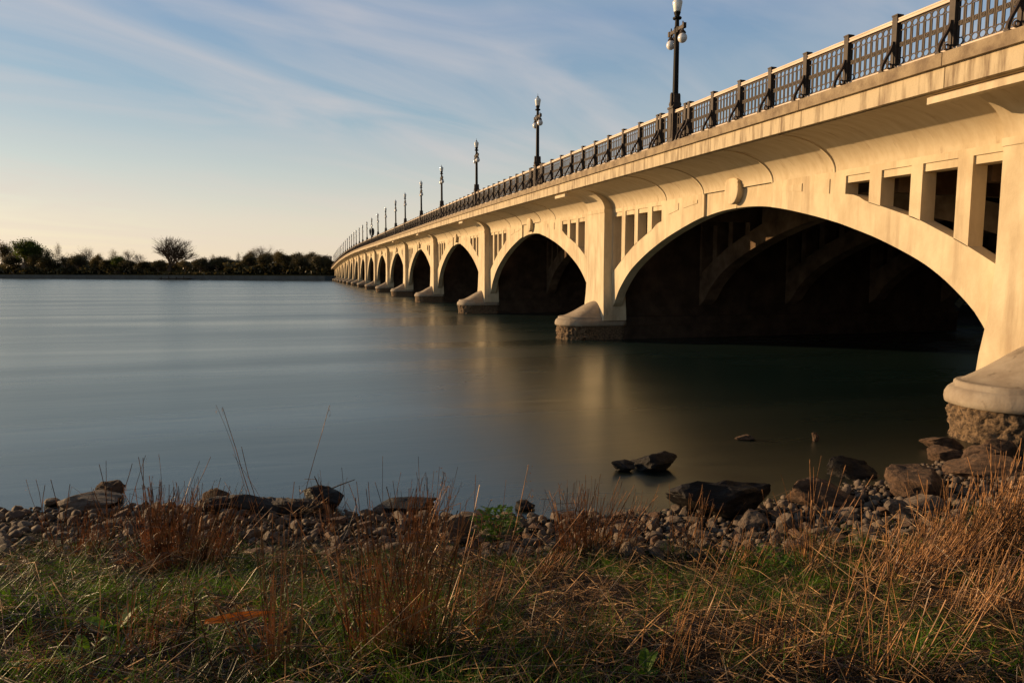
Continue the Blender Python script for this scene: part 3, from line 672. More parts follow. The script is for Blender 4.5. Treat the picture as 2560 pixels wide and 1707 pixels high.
for i, t_ in enumerate(LT):
    o = proto if i == 0 else copy_tree(proto)
    o.location = (XR+0.05, t_, gd(t_)+0.0)
    if t_ < 20: lab = 'street lamp above the nearest pier, closer than the whole visible row'
    else:
        k += 1; kind_ = {1: 'tall black street lamp with two hanging globes, nearest of the visible row', 2: 'street lamp second nearest on the bridge railing, globe bright below its crossarm'}
        lab = kind_.get(k, 'black street lamp with pale globes, %s of the row counted from the near end' % ORD[k-1])
    tag(o, lab, 'street lamp', 'street lamps along the bridge railing')
    if k == 10 and t_ > 20:
        bn_ = MB(); 
        for q in range(3):
            a_ = q*2.2+0.6; bn_.loft([[(0.45*math.cos(a_)+dx, 0.45*math.sin(a_)+dy, z_) for dx, dy in ((-w_, -0.03), (w_, -0.03), (w_, 0.03), (-w_, 0.03))] for z_, w_ in ((2.0, 0.05), (2.6, 0.20), (3.3, 0.26), (3.9, 0.05))])
        fo = empty('flag_cluster', (XR+0.05, t_-0.35, gd(t_))); bn_.build('flag', MT['banner'], fo)
        m_ = MB(); m_.tube([(0, 0, 1.9), (0, 0, 4.4)], 0.05, 6); m_.build('flag_pole', MT['pole'], fo)
        tag(fo, 'dark furled flags bunched around the tenth street lamp', 'flag')

# ------------------------------------------------------------------ far bank things
ty = fb(17)+22; d = ray(761, 640); kx = d[0]*(ty/d[1])
pl = MB(); pl.box(kx-0.45, kx+0.45, ty, ty+0.9, 3, 15.6); pl.box(kx-0.6, kx+0.6, ty-0.15, ty+1.05, 15.6, 15.9)
e = empty('bridge_pylon', (kx, ty, 3)); o = pl.build('shaft', MT['pylon']); o.parent = e; o.matrix_parent_inverse = Matrix.Translation((-kx, -ty, -3))
pl = MB(); pl.box(kx-1.2, kx+2.2, ty-1.2, ty-0.2, -1, 11.5); o = pl.build('pedestal', MT['pylon']); o.parent = e; o.matrix_parent_inverse = Matrix.Translation((-kx, -ty, -3))
tag(e, 'slim grey stone pylon at the far end of the bridge', 'pylon')
def farpos(px, back):
    d = ray(px, 640); k = 500/d[1]
    for _ in range(6): x = d[0]*k; k = (fb(x)+back)/d[1]
    return d[0]*k, d[1]*k
def fz(x, y):
    return float(np.interp(y-fb(x), [0, 6, 14, 30, 60, 300], [3, 3.2, 4.6, 6, 7, 8]))
x, y = farpos(243, 60); z = fz(x, y); e = empty('park_building', (x, y, z))
m_ = MB(); m_.box(-4, 4, 0, 8, 0, 5.5); m_.build('wall', MT['brick'], e); m_ = MB(); m_.box(-6, 5.5, -1, 9, 5.5, 6.6); m_.build('roof', MT['roofm'], e)
tag(e, 'small brown pavilion with pale blue flat roof among the far trees', 'building')
x, y = farpos(372, 70); z = fz(x, y); e = empty('long_building', (x, y, z))
m_ = MB(); m_.box(-14, 14, 0, 9, 0, 4.5); m_.build('wall', MT['brick'], e); m_ = MB(); m_.loft([[(-15, -1, 4.5), (15, -1, 4.5), (15, 10, 4.5), (-15, 10, 4.5)], [(-14, 3.5, 6.4), (14, 3.5, 6.4), (14, 5.5, 6.4), (-14, 5.5, 6.4)]]); m_.build('roof', MT['brick'], e)
tag(e, 'long low dark building with hipped roof left of the big bare tree', 'building')
x, y = farpos(413, -5); e = empty('floating_dock', (x, y, 0))
m_ = MB(); m_.box(-13, 13, -2, 2, 0.5, 1.1); m_.build('deck_platform', MT['wood'], e)
for q in range(6):
    m_ = MB(); m_.tube([(-12+q*4.8, 0, -1), (-12+q*4.8, 0.2, 2.6 if q % 2 else 1.9)], 0.3, 6); m_.build('piling', MT['wood'], e)
tag(e, 'low dark wooden dock on pilings against the far seawall', 'dock')

def branch_tree(rng, height, spread, levels=5, trunk=0.05, up=0.55, first=0.25, kids=(3, 4)):
    mb = MB(); tips = []
    def grow(p, d, L, r, lev):
        n = 3; pts = [p]; q = p.copy(); dd = d.copy()
        for i in range(n):
            dd = (dd+Vector((rng.gauss(0, .13), rng.gauss(0, .13), rng.gauss(0, .08)+0.05))).normalized(); q = q+dd*(L/n); pts.append(q.copy())
        rads = [max(r*(1-0.5*i/n), 0.0009) for i in range(n+1)]; mb.tube(pts, rads, 5 if lev == 0 else 3)
        if lev >= levels: tips.append((pts[-1], dd)); return
        for c_ in range(rng.randint(*kids)+(2 if lev == 0 else 0)):
            f_ = rng.uniform(0.45, 1.0) if lev else rng.uniform(0.55, 1.0)
            idx = min(int(f_*n), n-1); bp_ = pts[idx].lerp(pts[idx+1], f_*n-idx)
            per = dd.cross(Vector((rng.gauss(0, 1), rng.gauss(0, 1), rng.gauss(0, 1)))).normalized(); an = rng.uniform(0.15, 0.70)*spread*(1.3 if lev == 0 else 1)
            nd = (dd*math.cos(an)+per*math.sin(an)+Vector((0, 0, 0.10))).normalized()
            grow(bp_, nd, L*rng.uniform(0.70, 0.98), r*0.55, lev+1)
    grow(Vector((0, 0, 0)), Vector((0, 0, 1)), first, trunk, 0)
    zmax = max(v_[2] for v_ in mb.v); s_ = 1.0/zmax; mb.v = [(x*s_, y*s_, z*s_) for x, y, z in mb.v]
    return mb, [(p*s_, d) for p, d in tips]
def leafcloud(rng, tips, n, rad, size):
    v = []; f = []
    for i in range(n):
        p, d = tips[rng.randrange(len(tips))]
        c_ = p+Vector((rng.gauss(0, rad), rng.gauss(0, rad), rng.gauss(0, rad*0.8)))
        if c_.z < 0.05: continue
        a_ = Vector((rng.gauss(0, 1), rng.gauss(0, 1), rng.gauss(0, 1))).normalized(); b2 = a_.cross(Vector((rng.random(), rng.random(), 1))).normalized()
        s_ = size*rng.uniform(0.5, 1.4); k_ = len(v); v += [c_+a_*s_, c_+b2*s_, c_-a_*s_, c_-b2*s_*0.7]; f.append((k_, k_+1, k_+2, k_+3))
    mb = MB(); mb.add(v, f); return mb
rg = random.Random(3)
protos = {}
def mkproto(key, name, tm, tc_, lm_=None, **kw):
    nl = kw.pop('nl', 0); rad = kw.pop('rad', 0.03); size = kw.pop('size', 0.02)
    tb, tips = branch_tree(rg, 1, **kw)
    # split: trunk = first tube, crown = the rest
    tv = 20; tk = MB(); nf = 5*3+2
    tk.v = tb.v[:tv]; tk.f = [f_ for f_ in tb.f[:nf]]; tk.m = [0]*len(tk.f)
    br = MB(); br.v = tb.v; br.f = tb.f[nf:]; br.m = [0]*len(br.f)
    if nl:
        lc = leafcloud(rg, tips, nl, rad, size); br.mi = 1; br.add(lc.v, lc.f)
    me1 = tk.build(name, tm); me2 = br.build('crown', [tm, lm_ or tm]); C.objects.unlink(me1); C.objects.unlink(me2)
    protos[key] = (name, me1.data, me2.data)
mkproto('bare', 'bare_tree', MT['bark'], None, spread=1.05, levels=5, first=0.15, trunk=0.026, kids=(4, 4))
mkproto('pale', 'pale_tree', MT['barkpale'], None, spread=0.9, levels=4, first=0.3, trunk=0.022, kids=(3, 4), lm_=MT['bud'], nl=500, rad=0.05, size=0.010)
mkproto('pale2', 'pale_tree', MT['barkpale'], None, spread=1.0, levels=4, first=0.26, trunk=0.022, kids=(3, 3), lm_=MT['bud'], nl=900, rad=0.05, size=0.012)
mkproto('green', 'leafy_tree', MT['bark'], None, spread=1.35, levels=4, first=0.05, trunk=0.04, kids=(3, 4), lm_=MT['leaf'], nl=9000, rad=0.075, size=0.020)
mkproto('bushy', 'bushy_tree', MT['bark'], None, spread=1.15, levels=4, first=0.12, trunk=0.03, kids=(3, 4), lm_=MT['bud'], nl=6000, rad=0.09, size=0.018)
mkproto('dark', 'dark_tree', MT['bark'], None, spread=1.15, levels=4, first=0.12, trunk=0.03, kids=(3, 4), lm_=MT['brush'], nl=8000, rad=0.09, size=0.022)
def tree(key, px, ytop, wpx, back, label):
    """px: where it stands (2352-wide view), ytop: top of crown, wpx crown width"""
    name, m1, m2 = protos[key]; x, y = farpos(px, back); z = fz(x, y)-0.3
    d = ray(px, ytop); k_ = y/d[1]; h = CAMZ+d[2]*k_-z
    bb = [v_.co for v_ in m2.vertices]; wid = max(c.x for c in bb)-min(c.x for c in bb)
    dist = math.hypot(x, y); wm2 = wpx*1.088/FOC*dist*1.02
    e = empty(name, (x, y, z), rg.uniform(0, 0.6) if key == 'bare' else rg.uniform(0, 6.28)); e.scale = (wm2/wid, wm2/wid, h)
    for nm, me in (('trunk', m1), ('crown', m2)):
        o = bpy.data.objects.new(nm, me); C.objects.link(o); o.parent = e
    tag(e, label, 'tree', 'trees along the far bank')
tree('bare', 389, 541, 92, 20, 'large wide bare tree standing highest on the far shore')
tree('green', 62, 556, 74, 18, 'round dense green tree near the left edge of the far shore')
tree('bushy', 12, 562, 46, 30, 'brownish twiggy tree at the far left edge beside the round green tree')
tree('pale', 118, 572, 40, 40, 'brown twiggy tree just right of the round green tree')
tree('pale2', 134, 560, 28, 50, 'thin pale tree with upright airy crown right of the round green tree')
tree('pale2', 172, 582, 40, 60, 'small pale faint tree between two taller airy trees on the left shore')
tree('pale', 213, 568, 34, 35, 'slender brown tree rising above low brush left of the pale roofed pavilion')
tree('pale2', 196, 580, 40, 45, 'low brownish tree leaning against the slender brown tree left of the pavilion')
tree('pale2', 259, 574, 36, 45, 'airy tree standing directly above the pale blue pavilion roof')
tree('green', 272, 592, 44, 15, 'low dark green bush-like tree below the airy tree at the pavilion')
tree('pale', 295, 575, 32, 60, 'pale bare tree with fine twigs right of the low green tree')
tree('pale', 327, 583, 40, 60, 'rounded bare tree over the long low building roof')
tree('pale2', 488, 585, 30, 50, 'small airy tree right of the large bare tree')
tree('bushy', 520, 592, 40, 40, 'brown budding tree standing behind the left part of the grassy mound')
tree('pale2', 547, 580, 20, 40, 'tiny pale rounded tree directly behind the grassy mound')
tree('bushy', 580, 578, 40, 45, 'brownish budding tree right of the grassy mound')
tree('pale', 598, 566, 66, 55, 'tall airy bare tree highest of the group right of the mound')
tree('bushy', 640, 580, 50, 40, 'bushy brown tree next to the tallest airy tree right of the mound')
tree('dark', 680, 585, 56, 35, 'dark spreading tree midway between mound and bridge')
tree('dark', 714, 584, 50, 30, 'dark flat topped tree left of the pylon')
tree('dark', 745, 590, 42, 34, 'dark rounded tree next to the pylon at the bridge end')
for i, (px, yt, wd, ky, bk) in enumerate([(30, 590, 50, 'dark', 14), (88, 590, 40, 'dark', 14), (112, 596, 46, 'dark', 14), (150, 592, 46, 'bushy', 16), (182, 590, 44, 'dark', 15), (226, 588, 36, 'bushy', 16), (250, 600, 40, 'dark', 14), (300, 600, 44, 'bushy', 14), (335, 603, 40, 'dark', 14), (366, 601, 40, 'dark', 14),
        (425, 600, 46, 'bushy', 14), (462, 596, 46, 'dark', 14), (500, 594, 44, 'dark', 22), (540, 600, 44, 'dark', 28), (575, 590, 44, 'dark', 22), (610, 585, 48, 'dark', 18), (650, 586, 48, 'dark', 16), (690, 592, 44, 'dark', 14), (728, 590, 44, 'dark', 13), (757, 598, 34, 'dark', 16)]):
    tree(ky, px, yt, wd, bk, 'low dark %s tree in the belt behind the seawall, %s from the left edge' % ('brownish' if ky == 'bushy' else 'dense', ORD[i]))
# low brush filling the belt
rb = random.Random(5); v = []; f = []
for i in range(52000):
    x = rb.uniform(-520, 70) if i % 5 else rb.uniform(-900, 250); yb = fb(x)+rb.uniform(9, 52); hh = 5.5+4*noise.noise(Vector((x*0.03, yb*0.05, 1)))+2.5*noise.noise(Vector((x*0.12, yb*0.1, 4)))
    if -112 < x < -55 and yb-fb(x) < 26: hh = 0.8
    z = fz(x, yb)+max(0, hh)*rb.random()**0.6; s_ = rb.uniform(0.5, 1.3)
    a_ = Vector((rb.gauss(0, 1), rb.gauss(0, 1), rb.gauss(0, 1))).normalized()*s_; b2 = a_.cross(Vector((rb.gauss(0, 1), rb.gauss(0, 1), 1))).normalized()*s_
    c_ = Vector((x, yb, z)); k_ = len(v); v += [c_+a_, c_+b2, c_-a_, c_-b2]; f.append((k_, k_+1, k_+2, k_+3))
o = npmesh('brush', [tuple(p) for p in v], f, MT['brush']); tag(o, 'dark low brush and saplings filling the far bank behind the seawall', 'brush', kind='stuff')

v = []; f = []
for i in range(30000):
    x = rb.uniform(50, 190); d_ = rb.uniform(1, 26); yb = yshore(x)-d_*1.2; hh = 9+4*noise.noise(Vector((x*0.06, yb*0.06, 1)))+3*noise.noise(Vector((x*0.2, yb*0.2, 4)))
    z = gz(x, yb)+max(0, hh)*rb.random()**0.7; s_ = rb.uniform(0.3, 0.8)
    a_ = Vector((rb.gauss(0, 1), rb.gauss(0, 1), rb.gauss(0, 1))).normalized()*s_; b2 = a_.cross(Vector((rb.gauss(0, 1), rb.gauss(0, 1), 1))).normalized()*s_
    c_ = Vector((x, yb, z)); k_ = len(v); v += [c_+a_, c_+b2, c_-a_, c_-b2]; f.append((k_, k_+1, k_+2, k_+3))
o = npmesh('brush', [tuple(p) for p in v], f, MT['brush']); tag(o, 'dark wooded bank in shade beyond the bridge seen through the arch', 'brush', kind='stuff')

for i, (x, y, h_, lab) in enumerate(((-9.4, 8.6, 2.9, 'twiggy brown shrub added out of view to shade the bank, farther of two'), (-7.0, 6.2, 2.3, 'small twiggy shrub added out of view to shade the grass, nearest the camera'))):  # added out of view so that their shade darkens the near bank
    name, m1, m2 = protos[('bushy', 'pale2', 'bushy', 'pale2', 'pale2')[i]]; bb = [v_.co for v_ in m2.vertices]; wid = max(c_.x for c_ in bb)-min(c_.x for c_ in bb)
    e = empty('shade_shrub', (x, y, gz(x, y)), i*1.3); e.scale = (2.6/wid, 2.6/wid, h_)
    for nm, me in (('trunk', m1), ('crown', m2)):
        o = bpy.data.objects.new(nm, me); C.objects.link(o); o.parent = e
    tag(e, lab, 'shade_shrub', 'added shrubs shading the near bank')

# ------------------------------------------------------------------ rocks
def rock_mesh(name, material, seed, sub=3, rough=0.35, squash=(1, 0.8, 0.6), blocky=0.0):
    bm = bmesh.new(); bmesh.ops.create_icosphere(bm, subdivisions=sub, radius=1.0)
    o = Vector((seed*7.3, seed*3.1, seed*1.7))
    planes = []
    rr = random.Random(seed)
    for i in range(12):
        nrm = Vector((rr.gauss(0, 1), rr.gauss(0, 1), rr.gauss(0, 1))).normalized(); planes.append((nrm, rr.uniform(0.36, 0.76)))
    for v_ in bm.verts:
        p = v_.co.normalized(); 
        if blocky: m_ = max(abs(p.x), abs(p.y), abs(p.z)); p = p*(1-blocky)+p/m_*blocky*0.8
        for nrm, dd in planes:
            e_ = p.dot(nrm)
            if e_ > dd: p = p-nrm*(e_-dd)*0.9
        p = p*(1+rough*0.5*noise.noise(p*1.3+o)+rough*0.25*noise.noise(p*3.7+o)+rough*0.12*noise.noise(p*9+o))
        v_.co = Vector((p.x*squash[0], p.y*squash[1], p.z*squash[2]))
    me = bpy.data.meshes.new(name); bm.to_mesh(me); bm.free(); me.materials.append(material); return me
RK = [rock_mesh('stone', MT['rock'] if i % 4 else MT['rock2'], i+1, 2, 0.30, (1, 0.7+0.04*(i % 5), 0.5+0.05*(i % 4))) for i in range(12)]
rr = random.Random(11)
def put_rock(name, me, loc, s, rz, tilt, label, cat, group=None):
    o = bpy.data.objects.new(name, me); C.objects.link(o); o.location = loc; o.scale = s if isinstance(s, tuple) else (s, s, s); o.rotation_euler = (tilt[0], tilt[1], rz); tag(o, label, cat, group); return o
# boulders: (px, py of foot, width px, height px, water?, material, label)
BL = [
 (1435, 1082, 62, 26, 'wet', 'small dark wet rock in the water, left of the larger rock beside it'),
 (1512, 1084, 104, 38, 'wet', 'larger flat topped black rock standing in the water mid river edge'),
 (1720, 1010, 52, 12, 'rubble', 'faint low brown rock barely above water furthest from shore'),
 (1876, 1012, 20, 16, 'rubble', 'tiny pale rock in the dark water left of the bridge footing'),
 (1955, 1092, 120, 38, 'wet', 'dark low rock with lit left tip in water near the footing'),
 (1690, 1192, 250, 78, 'wet', 'big black rock mass at the waterline right of centre'),
 (1918, 1160, 185, 58, 'rubble', 'long reddish brown boulder on the waterline behind the pale stones'),
 (2128, 1140, 170, 70, 'rubble', 'flat sloping brown concrete slab at the shore below the footing'),
 (2185, 1030, 90, 34, 'rubble', 'rust brown broken slab leaning against the rough footing base'),
 (2190, 1062, 78, 40, 'rubble', 'rounded brown chunk just below the leaning broken slab'),
 (2265, 1068, 90, 42, 'rubble', 'brown jagged rubble chunk right of the rounded brown chunk'),
 (2315, 1050, 80, 58, 'rubble', 'pointed tan boulder rising in front of the footing base'),
 (2300, 1095, 180, 34, 'rubble', 'broad smooth dark slab lying at the right edge of the shore'),
 (1210, 1172, 60, 18, 'wet', 'tiny submerged dark rock near the tall dry grass'),
 (920, 1176, 160, 28, 'wet', 'flat black wet rock at the water line left of the green plant'),
 (740, 1172, 110, 46, 'wet', 'upright dark stump-like boulder beside the twig pile'),
 (205, 1168, 150, 44, 'rock', 'large pale flat boulder at the left shoreline'),
 (255, 1145, 64, 26, 'rubble', 'dark wedge rock perched on the large pale boulder'),
 (117, 1164, 44, 18, 'rock', 'small slanted slab stone left of the large pale boulder'),
 (1058, 1245, 62, 48, 'rock', 'rounded grey boulder left of the leafy green plant'),
 (1082, 1210, 46, 32, 'rock', 'smooth pale orange stone touching the leafy green plant'),
 (1805, 1225, 44, 48, 'rock', 'rounded double humped pale stone in the right stone bank'),
 (1745, 1215, 70, 40, 'rock', 'low pale stone at the left of the right stone bank'),
 (2128, 1172, 90, 32, 'rock', 'long white stone at the foot of the brown sloping slab'),
 (2080, 1190, 60, 34, 'rock', 'pale angular stone below the long white stone'),
 (620, 1250, 60, 36, 'rock', 'pale flat stone in the middle of the left stone bank'),
 (505, 1172, 70, 36, 'rubble', 'brown rock beside the dark log on the left shore'),
]
for i, (px, py, wp, hp, mt, lab) in enumerate(BL):
    gx, gy, gzz = ground_at(px, py)
    wx = on_water(px, py)
    if gzz < 0: gx, gy, gzz = wx[0], wx[1], 0.0
    dist = math.sqrt(gx*gx+gy*gy+(CAMZ-gzz)**2); W_ = wp*1.088/FOC*dist/2; H_ = hp*1.088/FOC*dist*((0.78 if px > 1900 and mt == 'rubble' else 1.0) if mt != 'rock' else (0.62 if px < 800 else 0.95))
    me = rock_mesh('boulder', MT[mt], 40+i, 4, 0.45 if mt != 'rock' else 0.32, (1, 1, 1), 0.35 if mt == 'rubble' else 0.1)
    put_rock('boulder', me, (gx, gy+W_*0.35, gzz+H_*0.32), (W_*1.15, W_*0.8, H_*0.86), -YAW+rr.uniform(-.15, .15), (0, 0.35 if i == 7 else rr.uniform(-.08, .08)), lab, 'boulder')
# small stones of the bank : 270 nearest as single stones, the rest as gravel
cand = []
for i in range(11000):
    x = rr.uniform(-13, 17); d_ = rr.uniform(-0.02, 1.08)*dmax(x)-0.1
    y = yshore(x)-d_; s_ = rr.choice([0.035, 0.045, 0.055, 0.07, 0.09, 0.12])*rr.uniform(0.8, 1.3)
    fr_ = (x*Fv[0]+y*Fv[1]); lx = (x*Rv[0]+y*Rv[1])/fr_
    if x > 13.2 and y > 10.3: continue
    cand.append((s_/math.hypot(x, y) if abs(lx) < 0.78 else -1+s_, x, y, s_))
cand.sort(reverse=True)
# spread: greedy thinning so stones do not sit in one another
kept = []
grid = {}
for q in cand:
    key = (int(q[1]/0.3), int(q[2]/0.3)); ok = True
    for dx in (-1, 0, 1):
        for dy in (-1, 0, 1):
            for p in grid.get((key[0]+dx, key[1]+dy), []):
                if (p[1]-q[1])**2+(p[2]-q[2])**2 < (0.72*(p[3]+q[3]))**2: ok = False
    if ok: kept.append(q); grid.setdefault(key, []).append(q)
indiv = [q for q in kept if q[0] > 0][:290]; others = [q for q in kept if q not in indiv]
for q in indiv:
    _, x, y, s_ = q; mi = rr.randrange(12)
    if x < -1.5: lab, grp = 'dim grey brown stone of the left part of the stony shore', 'stones of the left shore'
    elif x < 5: lab, grp = 'brown grey stone of the stony shore in the middle of the photo', 'stones of the middle shore'
    else: lab, grp = 'pale sunlit stone of the stony shore on the right below the footing', 'stones of the right shore'
    put_rock('stone', RK[mi], (x, y, gz(x, y)+s_*0.22), (s_*rr.uniform(1.1, 1.55), s_*rr.uniform(1.0, 1.4), s_*rr.uniform(1.0, 1.5)), rr.uniform(0, 6.28), (rr.uniform(-.3, .3), rr.uniform(-.3, .3)), lab, 'stone', grp)
small = []
for i in range(16000):
    x = rr.uniform(-14, 17); d_ = rr.uniform(-0.1, 1.15)*dmax(x); small.append((0, x, yshore(x)-d_, rr.uniform(0.010, 0.035)))
gv = []; gf = []; gn = 0
gme = rock_mesh('tmp', MT['rock'], 77, 1, 0.5, (1, 0.8, 0.6)); GV = np.array([v_.co[:] for v_ in gme.vertices]); GF = np.array([p.vertices[:] for p in gme.polygons])
for q in others+small:
    _, x, y, s_ = q
    if x > 13.4 and y > 10.4: continue
    a_ = rr.uniform(0, 6.28); c_, si = math.cos(a_), math.sin(a_); P = GV*[s_*rr.uniform(1.0, 1.6), s_*1.2, s_*rr.uniform(0.8, 1.4)]
    P = np.c_[P[:, 0]*c_-P[:, 1]*si, P[:, 0]*si+P[:, 1]*c_, P[:, 2]]+[x, y, gz(x, y)+s_*0.2]; gv.append(P); gf.append(GF+gn); gn += len(GV)
o = npmesh('gravel', np.concatenate(gv), np.concatenate(gf), MT['rock']); tag(o, 'small gravel and broken stones between the larger shore stones', 'gravel', kind='stuff')

# ------------------------------------------------------------------ grass
def frustum_pts(rng, n, r0, r1, power=1.0, margin=0.86):
    pts = []
    while len(pts) < n:
        r = r0+(r1-r0)*rng.random()**power; l = rng.uniform(-margin, margin)
        x = r*(Fv[0]/math.hypot(Fv[0], Fv[1])+l*Rv[0]); y = r*(Fv[1]/math.hypot(Fv[0], Fv[1])+l*Rv[1])
        pts.append((x, y))
    return pts
def blades(name, pts, hfun, wfun, material, lean=0.5, segs=3, bend=0.5, flat=False):
    rng = RNG; n = len(pts); P = np.array(pts); H_ = np.array([hfun(x, y) for x, y in pts]); keep = H_ > 0.01; P = P[keep]; H_ = H_[keep]; n = len(P)
    Z = np.array([gz(x, y) for x, y in P]); az = rng.uniform(0, 2*np.pi, n); ln = np.abs(rng.normal(lean, lean*0.4, n)); W_ = np.array([wfun() for _ in range(n)])
    dirx, diry = np.cos(az), np.sin(az); sd = az+rng.uniform(-1.5, 1.5, n)+np.pi/2; sx, sy = np.cos(sd), np.sin(sd)
    V = np.zeros((n, (segs+1)*2, 3)); 
    for k_ in range(segs+1):
        u = k_/segs; hor = H_*(ln*u+bend*u*u*rng.uniform(0.3, 1, n) if k_ else 0); ver = H_*u*(1-0.35*bend*u)
        if flat: hor = H_*u; ver = 0.02+P[:, 0]*0+rng.uniform(0, 0.05, n)*(1 if k_ in (0,) else 1)+u*H_*FL
        wk = W_*(1-0.85*u) if not flat else W_
        cx = P[:, 0]+dirx*hor; cy = P[:, 1]+diry*hor; 
        if flat:
            cz = Z+ver+rng.normal(0, 0.002, n); gzz = np.array([gz(a_, b2) for a_, b2 in zip(cx, cy)]) if k_ else Z; cz = np.maximum(gzz+0.01, gzz+ver)
        else: cz = Z+ver-0.01
        V[:, 2*k_] = np.c_[cx-sx*wk, cy-sy*wk, cz]; V[:, 2*k_+1] = np.c_[cx+sx*wk, cy+sy*wk, cz+ (wk*0.8 if flat else 0)]
    base = (np.arange(n)*(segs+1)*2)[:, None]; F = np.concatenate([base+np.array([[2*k_, 2*k_+1, 2*k_+3, 2*k_+2]]) for k_ in range(segs)])
    o = npmesh(name, V.reshape(-1, 3), F, material); return o
FL = 0.12
def gmask(x, y):
    d_ = yshore(x)-y
    if d_ < dmax(x)-0.5: return 0
    a_ = noise.noise(Vector((x*0.75, y*0.75, 5)))*0.9+noise.noise(Vector((x*2.2, y*2.2, 9)))*0.6
    return a_
rgr = random.Random(21)
def hgrass(x, y):
    m_ = gmask(x, y); d_ = yshore(x)-y
    if m_ == 0 or m_ < -0.02+rgr.uniform(-0.22, 0.1)-(0.15 if d_ < 4.5 else 0): return 0
    return rgr.uniform(0.05, 0.17)*(1.0+0.35*m_)*(0.8 if d_ < 2.4 else 1)
tp = []
for cx_, cy_ in frustum_pts(rgr, 2300, 1.3, 12.5, 1.1):
    if gmask(cx_, cy_) < rgr.uniform(-0.35, 0.25)-(0.2 if yshore(cx_)-cy_ < 4.8 else 0): continue
    sg = rgr.uniform(0.02, 0.10)
    for _ in range(rgr.randint(12, 40)): tp.append((cx_+rgr.gauss(0, sg), cy_+rgr.gauss(0, sg)))
o = blades('grass', tp, lambda x, y: 0 if yshore(x)-y < dmax(x)-rgr.uniform(-0.3, 1.0) else rgr.uniform(0.08, 0.26)*(0.75 if yshore(x)-y < 2.4 else 1), lambda: rgr.uniform(0.0015, 0.0036), MT['grass'], 0.35, 3, 0.6)
tag(o, 'short green spring grass growing in patches over the bank', 'grass', kind='stuff')
def hstraw(x, y):
    d_ = yshore(x)-y
    if d_ < dmax(x)-0.2: return 0
    return rgr.uniform(0.08, 0.42)
FL = 0.10
o = blades('straw', frustum_pts(rgr, 9000, 1.2, 12, 1.25), hstraw, lambda: rgr.choice([0.0012, 0.0016, 0.0022, 0.0034]), MT['straw'], 0.5, 4, 0, flat=True)
tag(o, 'flattened dry brown straw and broken stems matted over the bank', 'straw', kind='stuff')
# long bent stems lying and leaning at every angle
sm2 = MB(); rs = random.Random(77)
for sx_, sy_ in frustum_pts(rs, 7500, 1.3, 11.5, 1.05):
    if yshore(sx_)-sy_ < dmax(sx_)-rs.uniform(-0.1, 0.8): continue
    dst = math.hypot(sx_, sy_); L_ = rs.uniform(0.15, 0.75); a_ = rs.gauss(-0.35, 0.8) if rs.random() < 0.6 else rs.uniform(0, 6.28)
    el = abs(rs.gauss(0.12, 0.35)); d = Vector((math.cos(a_)*math.cos(el)*rs.choice([-1, 1]), math.sin(a_)*math.cos(el), math.sin(el)))
    p = Vector((sx_, sy_, gz(sx_, sy_)+rs.uniform(0.0, 0.07))); pts = [p]; kk = rs.choice([0, 2, 3])
    for q in range(4):
        d = (d+Vector((rs.gauss(0, .09), rs.gauss(0, .09), rs.gauss(0, .06)-0.05*(q > 1)))).normalized()
        if q == kk and q: d = Vector((d.x+rs.gauss(0, .6), d.y+rs.gauss(0, .6), -abs(d.z)*0.8)).normalized()
        p = p+d*L_/4; p.z = max(p.z, gz(p.x, p.y)+0.008); pts.append(p.copy())
    r_ = rs.choice([0.0010, 0.0014, 0.0020, 0.0027])*max(1, dst/5); sm2.tube(pts, [r_, r_, r_*0.9, r_*0.8, r_*0.45], 3)
o = sm2.build('broken_stems', MT['straw']); tag(o, 'long bent golden stems lying and leaning across each other over the bank', 'straw', kind='stuff')
o = blades('dead_grass', frustum_pts(rgr, 8000, 1.2, 12, 1.2), lambda x, y: (0 if yshore(x)-y < dmax(x)-0.2 else rgr.uniform(0.06, 0.24) if gmask(x, y) < 0.35 else 0), lambda: rgr.uniform(0.001, 0.0022), MT['withered'], 0.6, 3, 0.7)
tag(o, 'thin withered grass standing between the green patches', 'grass', kind='stuff')

